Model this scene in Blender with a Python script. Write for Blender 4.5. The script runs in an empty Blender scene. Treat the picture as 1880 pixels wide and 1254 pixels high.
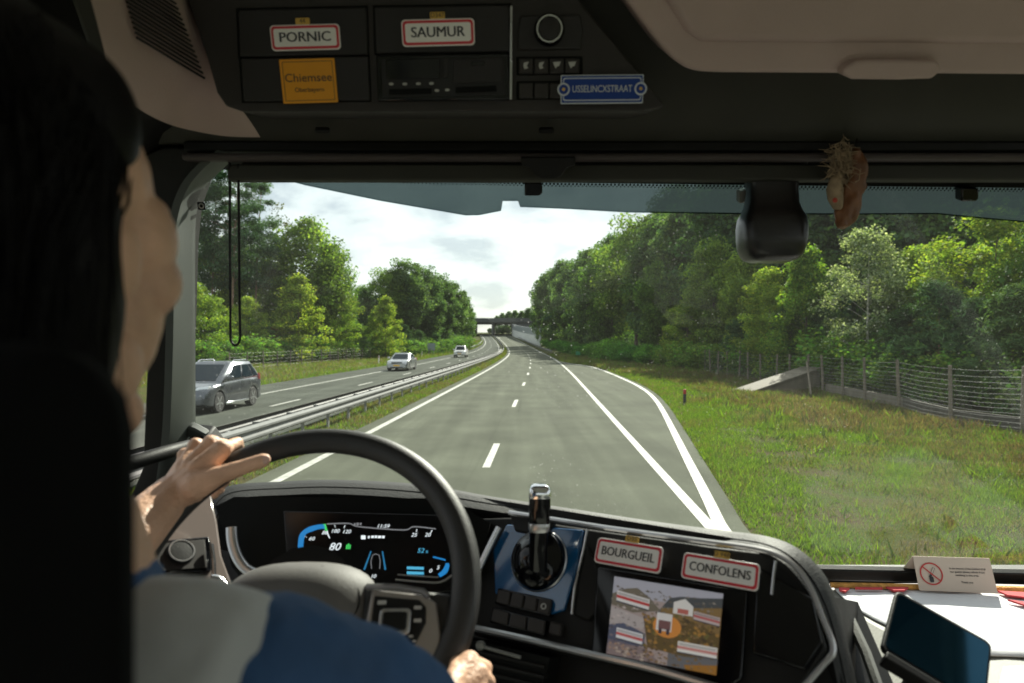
import bpy, bmesh, math, random
import numpy as np
from mathutils import Vector, Matrix

# ---------------------------------------------------------------- camera, sky, sun, exposure
sc = bpy.context.scene
COL = sc.collection
F, CX, CY, H = 1230.0, 940.0, 627.0, 2.44          # focal length in photo pixels, centre, eye height above the road
cam_d = bpy.data.cameras.new('camera')
cam = bpy.data.objects.new('camera', cam_d); COL.objects.link(cam)
cam.location = (0, 0, H); cam.rotation_euler = (math.radians(90), 0, 0)
cam_d.sensor_width = 36.0; cam_d.lens = F / 1880 * 36.0
cam_d.clip_start = 0.02; cam_d.clip_end = 6000
cam_d.dof.use_dof = True; cam_d.dof.focus_distance = 2.6; cam_d.dof.aperture_fstop = 4.0
sc.camera = cam

SUN_AZ, SUN_EL = math.radians(24), math.radians(35)   # ahead and a little to the right
world = bpy.data.worlds.new('World'); sc.world = world; world.use_nodes = True
wn, wl = world.node_tree.nodes, world.node_tree.links
wn.clear()
w_out = wn.new('ShaderNodeOutputWorld'); w_bg = wn.new('ShaderNodeBackground'); w_bg.inputs['Strength'].default_value = 0.1
sky = wn.new('ShaderNodeTexSky'); sky.sky_type = 'NISHITA'; sky.sun_disc = False
sky.sun_elevation = SUN_EL; sky.sun_rotation = SUN_AZ
w_tc = wn.new('ShaderNodeTexCoord'); w_sep = wn.new('ShaderNodeSeparateXYZ')
w_add = wn.new('ShaderNodeMath'); w_add.operation = 'ADD'; w_add.inputs[1].default_value = 0.34
w_abs = wn.new('ShaderNodeMath'); w_abs.operation = 'ABSOLUTE'
w_dx = wn.new('ShaderNodeMath'); w_dx.operation = 'DIVIDE'
w_dy = wn.new('ShaderNodeMath'); w_dy.operation = 'DIVIDE'
w_cmb = wn.new('ShaderNodeCombineXYZ')
wl.new(w_tc.outputs['Generated'], w_sep.inputs[0])
wl.new(w_sep.outputs['Z'], w_abs.inputs[0]); wl.new(w_abs.outputs[0], w_add.inputs[0])
wl.new(w_sep.outputs['X'], w_dx.inputs[0]); wl.new(w_add.outputs[0], w_dx.inputs[1])
wl.new(w_sep.outputs['Y'], w_dy.inputs[0]); wl.new(w_add.outputs[0], w_dy.inputs[1])
wl.new(w_dx.outputs[0], w_cmb.inputs[0]); wl.new(w_dy.outputs[0], w_cmb.inputs[1])
w_n1 = wn.new('ShaderNodeTexNoise'); w_n1.inputs['Scale'].default_value = 4.2; w_n1.inputs['Detail'].default_value = 9
w_n1.inputs['Roughness'].default_value = 0.52; w_n1.inputs['Distortion'].default_value = 0.25
w_map = wn.new('ShaderNodeMapping'); w_map.inputs['Location'].default_value = (3.1, 1.7, 0)
wl.new(w_cmb.outputs[0], w_map.inputs['Vector']); wl.new(w_map.outputs[0], w_n1.inputs['Vector'])
w_r1 = wn.new('ShaderNodeValToRGB')                       # how white the cloud is
w_r1.color_ramp.elements[0].position = 0.37; w_r1.color_ramp.elements[0].color = (3.2, 3.35, 3.55, 1)
w_r1.color_ramp.elements[1].position = 0.62; w_r1.color_ramp.elements[1].color = (5.6, 5.6, 5.5, 1)
e = w_r1.color_ramp.elements.new(0.47); e.color = (4.5, 4.58, 4.6, 1)
wl.new(w_n1.outputs['Fac'], w_r1.inputs['Fac'])
w_mix = wn.new('ShaderNodeMix'); w_mix.data_type = 'RGBA'; w_mix.inputs['Factor'].default_value = 0.86
wl.new(sky.outputs['Color'], w_mix.inputs[6]); wl.new(w_r1.outputs['Color'], w_mix.inputs[7])
wl.new(w_mix.outputs[2], w_bg.inputs['Color']); wl.new(w_bg.outputs[0], w_out.inputs['Surface'])

sun_d = bpy.data.lights.new('sun', 'SUN'); sun_d.energy = 5.0; sun_d.angle = math.radians(0.53); sun_d.color = (1.0, 0.93, 0.82)
sun = bpy.data.objects.new('sun', sun_d); COL.objects.link(sun)
sun_dir = Vector((math.sin(SUN_AZ) * math.cos(SUN_EL), math.cos(SUN_AZ) * math.cos(SUN_EL), math.sin(SUN_EL)))
sun.rotation_euler = (-sun_dir).to_track_quat('-Z', 'Y').to_euler(); sun.location = sun_dir * 60

vs = sc.view_settings
vs.view_transform = 'Standard'; vs.look = 'None'; vs.exposure = 1.15; vs.gamma = 1.0; vs.use_curve_mapping = False
cy = sc.cycles
cy.use_denoising = True; cy.max_bounces = 10; cy.diffuse_bounces = 4; cy.glossy_bounces = 4; cy.transmission_bounces = 4
cy.transparent_max_bounces = 16; cy.caustics_reflective = False; cy.caustics_refractive = False
cy.sample_clamp_indirect = 6.0

# ---------------------------------------------------------------- helpers
rnd = random.Random(7)
def P(px, py, y):
    """the point that lies at distance y ahead of the eye on the ray of photo pixel (px, py)"""
    return Vector(((px - CX) / F * y, y, H - (py - CY) / F * y))
def V(x, y, z): return Vector((x, y, H + z))

class Plane:
    def __init__(s, a, b, c):
        s.o = a.copy(); s.n = (b - a).cross(c - a).normalized()
        if s.n.dot(Vector((0, 0, H)) - a) < 0: s.n = -s.n
    def hit(s, px, py, off=0.0):
        d = Vector(((px - CX) / F, 1.0, -(py - CY) / F)); e = Vector((0, 0, H))
        t = (s.o + s.n * off - e).dot(s.n) / d.dot(s.n)
        return e + d * t
    def frame(s, a, b, off=0.0):
        """matrix with x from pixel a to pixel b, z towards the eye, origin midway"""
        p, q = s.hit(*a, off), s.hit(*b, off)
        u = (q - p).normalized(); v = s.n.cross(u).normalized()
        m = Matrix((u, v, s.n)).transposed().to_4x4(); m.translation = (p + q) / 2
        return m, (q - p).length

MATS = {}
def mat(name, col, rough=0.5, metal=0.0, var=0.0, scale=8.0, bump=0.0, bscale=60.0, spec=0.5, coat=0.0, emit=None, estr=0.0, sheen=0.0, trans=0.0):
    if name in MATS: return MATS[name]
    m = bpy.data.materials.new(name); m.use_nodes = True
    nt = m.node_tree; b = nt.nodes['Principled BSDF']
    b.inputs['Base Color'].default_value = (*col, 1); b.inputs['Roughness'].default_value = rough
    b.inputs['Metallic'].default_value = metal; b.inputs['Specular IOR Level'].default_value = spec
    b.inputs['Coat Weight'].default_value = coat; b.inputs['Coat Roughness'].default_value = 0.05
    if sheen: b.inputs['Sheen Weight'].default_value = sheen
    if emit: b.inputs['Emission Color'].default_value = (*emit, 1); b.inputs['Emission Strength'].default_value = estr
    tc = nt.nodes.new('ShaderNodeTexCoord')
    if var > 0:
        n = nt.nodes.new('ShaderNodeTexNoise'); n.inputs['Scale'].default_value = scale; n.inputs['Detail'].default_value = 6
        r = nt.nodes.new('ShaderNodeValToRGB')
        r.color_ramp.elements[0].position = 0.3; r.color_ramp.elements[1].position = 0.7
        r.color_ramp.elements[0].color = (*[c * (1 - var) for c in col], 1)
        r.color_ramp.elements[1].color = (*[min(1, c * (1 + var)) for c in col], 1)
        nt.links.new(tc.outputs['Object'], n.inputs['Vector']); nt.links.new(n.outputs['Fac'], r.inputs['Fac'])
        nt.links.new(r.outputs['Color'], b.inputs['Base Color'])
        mr = nt.nodes.new('ShaderNodeMapRange'); mr.inputs['To Min'].default_value = max(0.02, rough - 0.08); mr.inputs['To Max'].default_value = min(1, rough + 0.1)
        nt.links.new(n.outputs['Fac'], mr.inputs['Value']); nt.links.new(mr.outputs[0], b.inputs['Roughness'])
    if bump > 0:
        n2 = nt.nodes.new('ShaderNodeTexNoise'); n2.inputs['Scale'].default_value = bscale; n2.inputs['Detail'].default_value = 4
        bp = nt.nodes.new('ShaderNodeBump'); bp.inputs['Strength'].default_value = bump; bp.inputs['Distance'].default_value = 0.01
        nt.links.new(tc.outputs['Object'], n2.inputs['Vector']); nt.links.new(n2.outputs['Fac'], bp.inputs['Height'])
        nt.links.new(bp.outputs['Normal'], b.inputs['Normal'])
    MATS[name] = m
    return m

def glow(name, col, strength):
    if name in MATS: return MATS[name]
    m = mat(name, tuple(c * 0.2 for c in col), 0.35, emit=col, estr=strength)
    return m

def attr_mat(name, rough=0.6, translucent=0.0, hue_var=0.0, emit=0.0, spec=0.3):
    """colour from the mesh attribute Col (leaf, blade and print colours)"""
    m = bpy.data.materials.new(name); m.use_nodes = True
    nt = m.node_tree; b = nt.nodes['Principled BSDF']; out = nt.nodes['Material Output']
    at = nt.nodes.new('ShaderNodeAttribute'); at.attribute_name = 'Col'
    colour = at.outputs['Color']
    if hue_var:
        oi = nt.nodes.new('ShaderNodeObjectInfo')
        mr = nt.nodes.new('ShaderNodeMapRange'); mr.inputs['To Min'].default_value = 0.5 - hue_var; mr.inputs['To Max'].default_value = 0.5 + hue_var
        mv = nt.nodes.new('ShaderNodeMapRange'); mv.inputs['To Min'].default_value = 1.25; mv.inputs['To Max'].default_value = 0.8
        hs = nt.nodes.new('ShaderNodeHueSaturation')
        nt.links.new(oi.outputs['Random'], mr.inputs['Value']); nt.links.new(oi.outputs['Random'], mv.inputs['Value'])
        nt.links.new(mr.outputs[0], hs.inputs['Hue']); nt.links.new(mv.outputs[0], hs.inputs['Value']); nt.links.new(colour, hs.inputs['Color'])
        colour = hs.outputs['Color']
    nt.links.new(colour, b.inputs['Base Color']); b.inputs['Roughness'].default_value = rough; b.inputs['Specular IOR Level'].default_value = spec
    if emit:
        nt.links.new(colour, b.inputs['Emission Color']); b.inputs['Emission Strength'].default_value = emit
    if translucent:
        tr = nt.nodes.new('ShaderNodeBsdfTranslucent'); mx = nt.nodes.new('ShaderNodeMixShader'); mx.inputs[0].default_value = translucent
        g = nt.nodes.new('ShaderNodeMix'); g.data_type = 'RGBA'; g.blend_type = 'MULTIPLY'; g.inputs['Factor'].default_value = 1.0
        g.inputs[7].default_value = (1.4, 1.45, 0.6, 1)
        nt.links.new(colour, g.inputs[6]); nt.links.new(g.outputs[2], tr.inputs['Color'])
        nt.links.new(b.outputs[0], mx.inputs[1]); nt.links.new(tr.outputs[0], mx.inputs[2]); nt.links.new(mx.outputs[0], out.inputs['Surface'])
    MATS[name] = m
    return m

def glass_mat(name, tint, refl=1.0, dirt=0.0, milk=None):
    m = bpy.data.materials.new(name); m.use_nodes = True
    nt = m.node_tree; nt.nodes.clear()
    out = nt.nodes.new('ShaderNodeOutputMaterial'); tr = nt.nodes.new('ShaderNodeBsdfTransparent'); tr.inputs['Color'].default_value = (*tint, 1)
    gl = nt.nodes.new('ShaderNodeBsdfGlossy'); gl.inputs['Roughness'].default_value = 0.0
    lw = nt.nodes.new('ShaderNodeLayerWeight'); lw.inputs['Blend'].default_value = 0.5
    pw = nt.nodes.new('ShaderNodeMath'); pw.operation = 'POWER'; pw.inputs[1].default_value = 4.0
    mr = nt.nodes.new('ShaderNodeMapRange'); mr.inputs['To Min'].default_value = 0.012 * refl; mr.inputs['To Max'].default_value = 0.8 * refl
    nt.links.new(lw.outputs['Facing'], pw.inputs[0]); nt.links.new(pw.outputs[0], mr.inputs['Value'])
    mx = nt.nodes.new('ShaderNodeMixShader')
    nt.links.new(mr.outputs[0], mx.inputs[0]); nt.links.new(tr.outputs[0], mx.inputs[1]); nt.links.new(gl.outputs[0], mx.inputs[2])
    last = mx
    if dirt:                                                   # dried droplets and dust
        tc = nt.nodes.new('ShaderNodeTexCoord'); vo = nt.nodes.new('ShaderNodeTexVoronoi'); vo.inputs['Scale'].default_value = 55
        rp = nt.nodes.new('ShaderNodeValToRGB'); rp.color_ramp.elements[0].position = 0.05; rp.color_ramp.elements[0].color = (1, 1, 1, 1)
        rp.color_ramp.elements[1].position = 0.13; rp.color_ramp.elements[1].color = (0, 0, 0, 1)
        no = nt.nodes.new('ShaderNodeTexNoise'); no.inputs['Scale'].default_value = 3.5; no.inputs['Detail'].default_value = 5
        r2 = nt.nodes.new('ShaderNodeValToRGB'); r2.color_ramp.elements[0].position = 0.42; r2.color_ramp.elements[1].position = 0.75
        mu = nt.nodes.new('ShaderNodeMath'); mu.operation = 'MULTIPLY'
        m2 = nt.nodes.new('ShaderNodeMath'); m2.operation = 'MULTIPLY_ADD'; m2.inputs[1].default_value = dirt; m2.inputs[2].default_value = 0.003
        di = nt.nodes.new('ShaderNodeBsdfTranslucent'); di.inputs['Color'].default_value = (0.85, 0.87, 0.85, 1)
        mx2 = nt.nodes.new('ShaderNodeMixShader')
        nt.links.new(tc.outputs['Object'], vo.inputs['Vector']); nt.links.new(tc.outputs['Object'], no.inputs['Vector'])
        nt.links.new(vo.outputs['Distance'], rp.inputs['Fac']); nt.links.new(no.outputs['Fac'], r2.inputs['Fac'])
        nt.links.new(rp.outputs['Color'], mu.inputs[0]); nt.links.new(r2.outputs['Color'], mu.inputs[1]); nt.links.new(mu.outputs[0], m2.inputs[0])
        nt.links.new(m2.outputs[0], mx2.inputs[0]); nt.links.new(mx.outputs[0], mx2.inputs[1]); nt.links.new(di.outputs[0], mx2.inputs[2])
        last = mx2
    if milk:                                                   # film that scatters a little light
        di = nt.nodes.new('ShaderNodeBsdfTranslucent'); di.inputs['Color'].default_value = (*milk[0], 1)
        mx3 = nt.nodes.new('ShaderNodeMixShader'); mx3.inputs[0].default_value = milk[1]
        nt.links.new(last.outputs[0], mx3.inputs[1]); nt.links.new(di.outputs[0], mx3.inputs[2]); last = mx3
    nt.links.new(last.outputs[0], out.inputs['Surface'])
    MATS[name] = m
    return m

class MB:
    """collects shapes; build() links them as one mesh object"""
    def __init__(s): s.v = []; s.f = []
    def add(s, vs_, fs):
        o = len(s.v); s.v += [tuple(p) for p in vs_]; s.f += [tuple(i + o for i in f) for f in fs]; return s
    def box(s, c, d, m=None):
        x, y, z = d[0] / 2, d[1] / 2, d[2] / 2; c = Vector(c)
        pts = [Vector(q) for q in ((-x, -y, -z), (x, -y, -z), (x, y, -z), (-x, y, -z), (-x, -y, z), (x, -y, z), (x, y, z), (-x, y, z))]
        if m is not None: pts = [m @ q for q in pts]
        return s.add([c + q for q in pts], [(3, 2, 1, 0), (4, 5, 6, 7), (0, 1, 5, 4), (1, 2, 6, 5), (2, 3, 7, 6), (3, 0, 4, 7)])
    def prism(s, front, back):
        n = len(front)
        return s.add(list(front) + list(back), [tuple(range(n)), tuple(range(2 * n - 1, n - 1, -1))] + [(i, n + i, n + (i + 1) % n, (i + 1) % n) for i in range(n)])
    def strips(s, rows, close_u=False, close_v=False, caps=False):
        n, k = len(rows), len(rows[0]); fs = []
        for i in range(n if close_v else n - 1):
            for j in range(k if close_u else k - 1):
                a, b = i * k + j, i * k + (j + 1) % k
                c, d = ((i + 1) % n) * k + (j + 1) % k, ((i + 1) % n) * k + j
                fs.append((a, b, c, d))
        if caps: fs += [tuple(range(k - 1, -1, -1)), tuple((n - 1) * k + j for j in range(k))]
        return s.add([p for r in rows for p in r], fs)
    def tube(s, path, r, k=8, closed=False, flat=1.0):
        path = [Vector(p) for p in path]; n = len(path); rows = []
        rr = r if isinstance(r, (list, tuple)) else [r] * n
        up = None
        for i in range(n):
            a = path[i - 1] if (i > 0 or closed) else path[i]
            b = path[(i + 1) % n] if (i < n - 1 or closed) else path[i]
            t = (b - a).normalized()
            if up is None:
                up = Vector((0, 0, 1)) if abs(t.z) < 0.9 else Vector((1, 0, 0))
            x = t.cross(up).normalized(); up = x.cross(t).normalized()
            rows.append([path[i] + (x * math.cos(2 * math.pi * j / k) + up * math.sin(2 * math.pi * j / k) * flat) * rr[i] for j in range(k)])
        return s.strips(rows, close_u=True, close_v=closed, caps=not closed)
    def lathe(s, prof, m, k=24, caps=True):
        """prof: (radius, height) pairs about local z of matrix m"""
        rows = [[m @ Vector((r * math.cos(2 * math.pi * j / k), r * math.sin(2 * math.pi * j / k), h)) for j in range(k)] for r, h in prof]
        return s.strips(rows, close_u=True, caps=caps)
    def build(s, name, material, parent=None, smooth=False, bevel=0.0, seg=2, subsurf=0, angle=40):
        me = bpy.data.meshes.new(name); me.from_pydata(s.v, [], s.f); me.update()
        o = bpy.data.objects.new(name, me); COL.objects.link(o)
        bm = bmesh.new(); bm.from_mesh(me); bmesh.ops.recalc_face_normals(bm, faces=bm.faces); bm.to_mesh(me); bm.free()
        me.materials.append(material)
        if bevel:
            b = o.modifiers.new('bevel', 'BEVEL'); b.width = bevel; b.segments = seg; b.limit_method = 'ANGLE'; b.angle_limit = math.radians(30)
            smooth = True
        if subsurf:
            u = o.modifiers.new('subsurf', 'SUBSURF'); u.levels = subsurf; u.render_levels = subsurf; smooth = True
        if smooth:
            if bevel or subsurf: me.polygons.foreach_set('use_smooth', [True] * len(me.polygons))
            else: me.shade_smooth() if hasattr(me, 'shade_smooth') else None
            if not subsurf:
                try: me.set_sharp_from_angle(angle=math.radians(angle))
                except Exception: pass
        if parent is not None: o.parent = parent
        return o

def child_of(o, parent):
    o.parent = parent; return o
def tag(o, label, cat, group=None, kind=None):
    if label: o['label'] = label
    if cat: o['category'] = cat
    if group: o['group'] = group
    if kind: o['kind'] = kind
    return o
def thing(name, label, cat, loc=(0, 0, 0), group=None):
    o = bpy.data.objects.new(name, None); COL.objects.link(o); o.location = loc; o.empty_display_size = 0.1
    bpy.context.view_layer.update()
    return tag(o, label, cat, group)
def adopt(root, *objs):
    """parent meshes that were built in world space to a root, keeping their place"""
    for o in objs:
        o.parent = root; o.matrix_parent_inverse = Matrix.Translation(-Vector(root.location))
def copy_tree(root, loc, rotz=0.0, scale=1.0, label=None, group=None):
    r = root.copy(); COL.objects.link(r); r.location = loc; r.rotation_euler = (0, 0, rotz)
    r.scale = (scale, scale, scale) if not isinstance(scale, tuple) else scale
    if label: r['label'] = label
    if group: r['group'] = group
    for ch in root.children:
        c = ch.copy(); COL.objects.link(c); c.parent = r
        for g in ch.children:
            d = g.copy(); COL.objects.link(d); d.parent = c
    return r
def struct(o, label=None):
    o['kind'] = 'structure'
    if label: o['label'] = label
    return o

def rrect(w, h, r, k=5):
    pts = []
    for cx_, cy_, a0 in ((w / 2 - r, h / 2 - r, 0), (-w / 2 + r, h / 2 - r, 90), (-w / 2 + r, -h / 2 + r, 180), (w / 2 - r, -h / 2 + r, 270)):
        for i in range(k + 1):
            a = math.radians(a0 + 90 * i / k); pts.append((cx_ + r * math.cos(a), cy_ + r * math.sin(a)))
    return pts
def plate(name, m, w, h, r, z0, z1, material, parent, bevel=0.0, dx=0.0, dy=0.0):
    pts = rrect(w, h, r)
    mb = MB().prism([m @ Vector((x + dx, y + dy, z1)) for x, y in pts], [m @ Vector((x + dx, y + dy, z0)) for x, y in pts])
    return mb.build(name, material, parent, bevel=bevel)
def text(name, s, m, size, material, parent, x=0.0, y=0.0, z=0.001, sx=1.0, shear=0.0, extrude=0.0002, bold=0.0):
    cu = bpy.data.curves.new('lettering', 'FONT'); cu.body = s; cu.size = size; cu.align_x = 'CENTER'; cu.align_y = 'CENTER'
    cu.extrude = extrude; cu.shear = shear; cu.resolution_u = 3
    t = bpy.data.objects.new('lettering', cu); COL.objects.link(t)
    me = bpy.data.meshes.new_from_object(t); bpy.data.objects.remove(t); bpy.data.curves.remove(cu)
    o = bpy.data.objects.new(name, me); COL.objects.link(o); me.materials.clear(); me.materials.append(material)
    me.transform(m @ Matrix.Translation((x, y, z)) @ Matrix.Diagonal((sx, 1, 1, 1)))
    if bold:                                              # heavier strokes: the word laid over itself twice, a hair apart
        bm = bmesh.new(); bm.from_mesh(me); g = bmesh.ops.duplicate(bm, geom=bm.verts[:] + bm.edges[:] + bm.faces[:])['geom']
        ax = m.to_3x3() @ Vector((size * bold, 0, 0.00012))
        bmesh.ops.translate(bm, vec=ax, verts=[v for v in g if isinstance(v, bmesh.types.BMVert)]); bm.to_mesh(me); bm.free()
    if parent is not None: o.parent = parent
    return o
def pxprism(plane, pts, front, back):
    return MB().prism([plane.hit(x, y, front) for x, y in pts], [plane.hit(x, y, front) - plane.n * (front - back) for x, y in pts])
def smooth_path(pts, k=6):
    """Catmull-Rom through points (tuples of any length)"""
    pts = [np.array(p, float) for p in pts]; out = []
    for i in range(len(pts) - 1):
        p0, p1, p2, p3 = pts[max(0, i - 1)], pts[i], pts[i + 1], pts[min(len(pts) - 1, i + 2)]
        for j in range(k):
            t = j / k
            out.append(0.5 * (2 * p1 + (p2 - p0) * t + (2 * p0 - 5 * p1 + 4 * p2 - p3) * t * t + (3 * p1 - p0 - 3 * p2 + p3) * t ** 3))
    out.append(pts[-1]); return out

# ================================================================ THE ROAD AND THE LAND
def curve_left(y): return max(0.0, y - 40.0) ** 2 / 4200.0
def zr(y): return 0.00014 * max(0.0, min(y, 330.0) - 120.0) ** 2 + max(0.0, y - 330.0) * 0.012
def smst(a, b, t):
    t = max(0.0, min(1.0, (t - a) / (b - a))); return t * t * (3 - 2 * t)
def RP(s, y, dz=0.0): return Vector((s + 0.0463 * y - curve_left(y), y, zr(y) + dz))
def lshift(y): return smst(100, 270, y)
BAY = [(-60, 2.2), (7, 2.2), (8.75, 2.33), (13.46, 2.93), (19, 3.65), (24.4, 4.33), (29, 4.88), (34, 5.2), (40, 5.26), (47.6, 5.2), (58, 5.1), (66, 4.8), (71, 3.9), (75, 2.9), (79, 2.3), (84, 2.2), (420, 2.2)]
_by = np.arange(-60, 425, 0.5); _bs = np.interp(_by, [b[0] for b in BAY], [b[1] for b in BAY])
_k = np.hanning(41); _bs2 = np.convolve(np.pad(_bs, 20, 'edge'), _k / _k.sum(), 'valid'); _w = np.clip((_by - 9) / 8, 0, 1); _bs = _bs * (1 - _w) + _bs2 * _w
def bay(y): return float(np.interp(y, _by, _bs))
def edge_right(y): return bay(y) + 0.32
def left_edge(y): return -15.8 + 4.2 * lshift(y)
def left_solid(y): return -13.1 + 2.2 * lshift(y)
def left_dash(y): return -10.25 + 1.2 * lshift(y)

YS = [-60, -40, -20, -10, 0, 4, 6] + [float(v) for v in range(7, 90, 1)] + [float(v) for v in range(90, 422, 3)]

def asphalt_mat(name, col):
    m = mat(name, col, 0.88, var=0.2, scale=0.5, bump=0.5, bscale=95, spec=0.03)
    nt = m.node_tree; b = nt.nodes['Principled BSDF']; lk = b.inputs['Base Color'].links[0].from_socket
    tc = nt.nodes['Texture Coordinate']
    fine = nt.nodes.new('ShaderNodeTexNoise'); fine.inputs['Scale'].default_value = 42; fine.inputs['Detail'].default_value = 3
    mp = nt.nodes.new('ShaderNodeMapping'); mp.inputs['Scale'].default_value = (1.0, 0.035, 1.0); mp.inputs['Rotation'].default_value = (0, 0, 0.046)
    strk = nt.nodes.new('ShaderNodeTexNoise'); strk.inputs['Scale'].default_value = 2.2; strk.inputs['Detail'].default_value = 5
    nt.links.new(tc.outputs['Object'], fine.inputs['Vector']); nt.links.new(tc.outputs['Object'], mp.inputs['Vector']); nt.links.new(mp.outputs[0], strk.inputs['Vector'])
    r1 = nt.nodes.new('ShaderNodeMapRange'); r1.inputs['To Min'].default_value = 0.72; r1.inputs['To Max'].default_value = 1.28
    r2 = nt.nodes.new('ShaderNodeMapRange'); r2.inputs['From Min'].default_value = 0.3; r2.inputs['From Max'].default_value = 0.7; r2.inputs['To Min'].default_value = 0.86; r2.inputs['To Max'].default_value = 1.14
    nt.links.new(fine.outputs['Fac'], r1.inputs['Value']); nt.links.new(strk.outputs['Fac'], r2.inputs['Value'])
    mu = nt.nodes.new('ShaderNodeMath'); mu.operation = 'MULTIPLY'; nt.links.new(r1.outputs[0], mu.inputs[0]); nt.links.new(r2.outputs[0], mu.inputs[1])
    uvn = nt.nodes.new('ShaderNodeUVMap'); sx_ = nt.nodes.new('ShaderNodeSeparateXYZ'); wt = nt.nodes.new('ShaderNodeValToRGB')   # worn wheel tracks and a tar seam along the lanes
    nt.links.new(uvn.outputs[0], sx_.inputs[0]); nt.links.new(sx_.outputs['X'], wt.inputs['Fac'])
    wt.color_ramp.elements[0].position = 0.0; wt.color_ramp.elements[0].color = (0.5,) * 3 + (1,)
    wt.color_ramp.elements[1].position = 1.0; wt.color_ramp.elements[1].color = (0.5,) * 3 + (1,)
    for s_, v_ in ((-4.2, 0.48), (-3.75, 0.58), (-3.3, 0.48), (-2.5, 0.46), (-2.0, 0.58), (-1.6, 0.5), (-1.33, 0.5), (-1.30, 0.40), (-1.27, 0.5), (-0.75, 0.47), (-0.3, 0.57), (0.1, 0.47), (0.9, 0.45), (1.4, 0.57), (1.8, 0.48), (2.6, 0.55)):
        e_ = wt.color_ramp.elements.new((s_ + 7.0) / 14.0); e_.color = (v_,) * 3 + (1,)
    wm = nt.nodes.new('ShaderNodeMath'); wm.operation = 'MULTIPLY_ADD'; wm.inputs[1].default_value = 1.3; wm.inputs[2].default_value = 0.35
    nt.links.new(wt.outputs['Color'], wm.inputs[0])
    mu0 = mu; mu = nt.nodes.new('ShaderNodeMath'); mu.operation = 'MULTIPLY'; nt.links.new(mu0.outputs[0], mu.inputs[0]); nt.links.new(wm.outputs[0], mu.inputs[1])
    vm = nt.nodes.new('ShaderNodeVectorMath'); vm.operation = 'SCALE'
    nt.links.new(lk, vm.inputs[0]); nt.links.new(mu.outputs[0], vm.inputs['Scale']); nt.links.new(vm.outputs[0], b.inputs['Base Color'])
    return m
M_asph = asphalt_mat('asphalt', (0.088, 0.094, 0.072))
M_asph2 = asphalt_mat('asphalt_far_side', (0.073, 0.079, 0.067))
M_paint = mat('road_paint', (0.36, 0.36, 0.325), 0.7, var=0.34, scale=7.0, bump=0.3, bscale=80)

def ribbon(f0, f1, dz, ys=YS, y0=-1e9, y1=1e9):
    rows = [[RP(f0(y), y, dz), RP((f0(y) + f1(y)) / 2, y, dz), RP(f1(y), y, dz)] for y in ys if y0 <= y <= y1]
    return MB().strips(rows)
road = struct(ribbon(lambda y: -5.15, edge_right, 0.0).build('road', M_asph), 'grey asphalt carriageway ahead with a lay-by widening beside the grass')
road_left = struct(ribbon(left_edge, lambda y: -6.9 + 0.2 * lshift(y), -0.004).build('oncoming_road', M_asph2), 'oncoming asphalt carriageway beyond the guard rail')

for ro, off in ((road, 0.0), (road_left, 10.25)):
    uv = ro.data.uv_layers.new(name='UVMap'); me_ = ro.data
    for lp_ in me_.loops:
        co_ = me_.vertices[lp_.vertex_index].co; s_ = co_.x - 0.0463 * co_.y + curve_left(co_.y) + off
        uv.data[lp_.index].uv = ((s_ - (1.1 if off else 0) + 7.0) / 14.0, co_.y / 14.0)
def line(name, f, w, road_obj, y0=-60, y1=420, dz=0.006):
    ribbon(lambda y: f(y) - w / 2, lambda y: f(y) + w / 2, dz, y0=y0, y1=y1).build(name, M_paint, road_obj)
line('edge_line', lambda y: -4.65, 0.19, road)
line('edge_line', lambda y: 2.2, 0.17, road, y0=7.0)
line('edge_line', lambda y: bay(y), 0.18, road, y0=-60, y1=78, dz=0.010)
line('edge_line', left_solid, 0.17, road_left, dz=0.004)
line('edge_line', lambda y: -7.25 + 0.2 * lshift(y), 0.17, road_left, dz=0.004)
def dash(s_of, y, ln, w, parent, dz=0.006):
    ys = [y, y + ln / 2, y + ln]
    MB().strips([[RP(s_of(q) - w / 2, q, dz), RP(s_of(q) + w / 2, q, dz)] for q in ys]).build('lane_dash', M_paint, parent)
for k in range(-1, 24):
    dash(lambda y: -1.1, 12.95 + 12 * k, 3.05, 0.15, road)
    dash(left_dash, 25.2 + 12 * k, 3.05, 0.15, road_left, dz=0.004)

# tar seams
M_tar = mat('tar_seam', (0.054, 0.058, 0.045), 0.95, var=0.3, scale=6, spec=0.03)
rs_ = np.random.default_rng(17)
for s0, y0, ds, ln in ((-0.85, 23, -0.05, 5), (-3.2, 38, 0.05, 9), (0.9, 46, -0.05, 9)):
    rws = []
    for t in np.linspace(0, 1, 14):
        y = y0 + ln * t; s_ = s0 + ds * t + rs_.normal() * 0.009; w_ = 0.008 + 0.006 * rs_.random()
        rws.append([RP(s_ - w_, y, 0.004), RP(s_ + w_, y, 0.004)])
    MB().strips(rws).build('tar_seam', M_tar, road)
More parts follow.
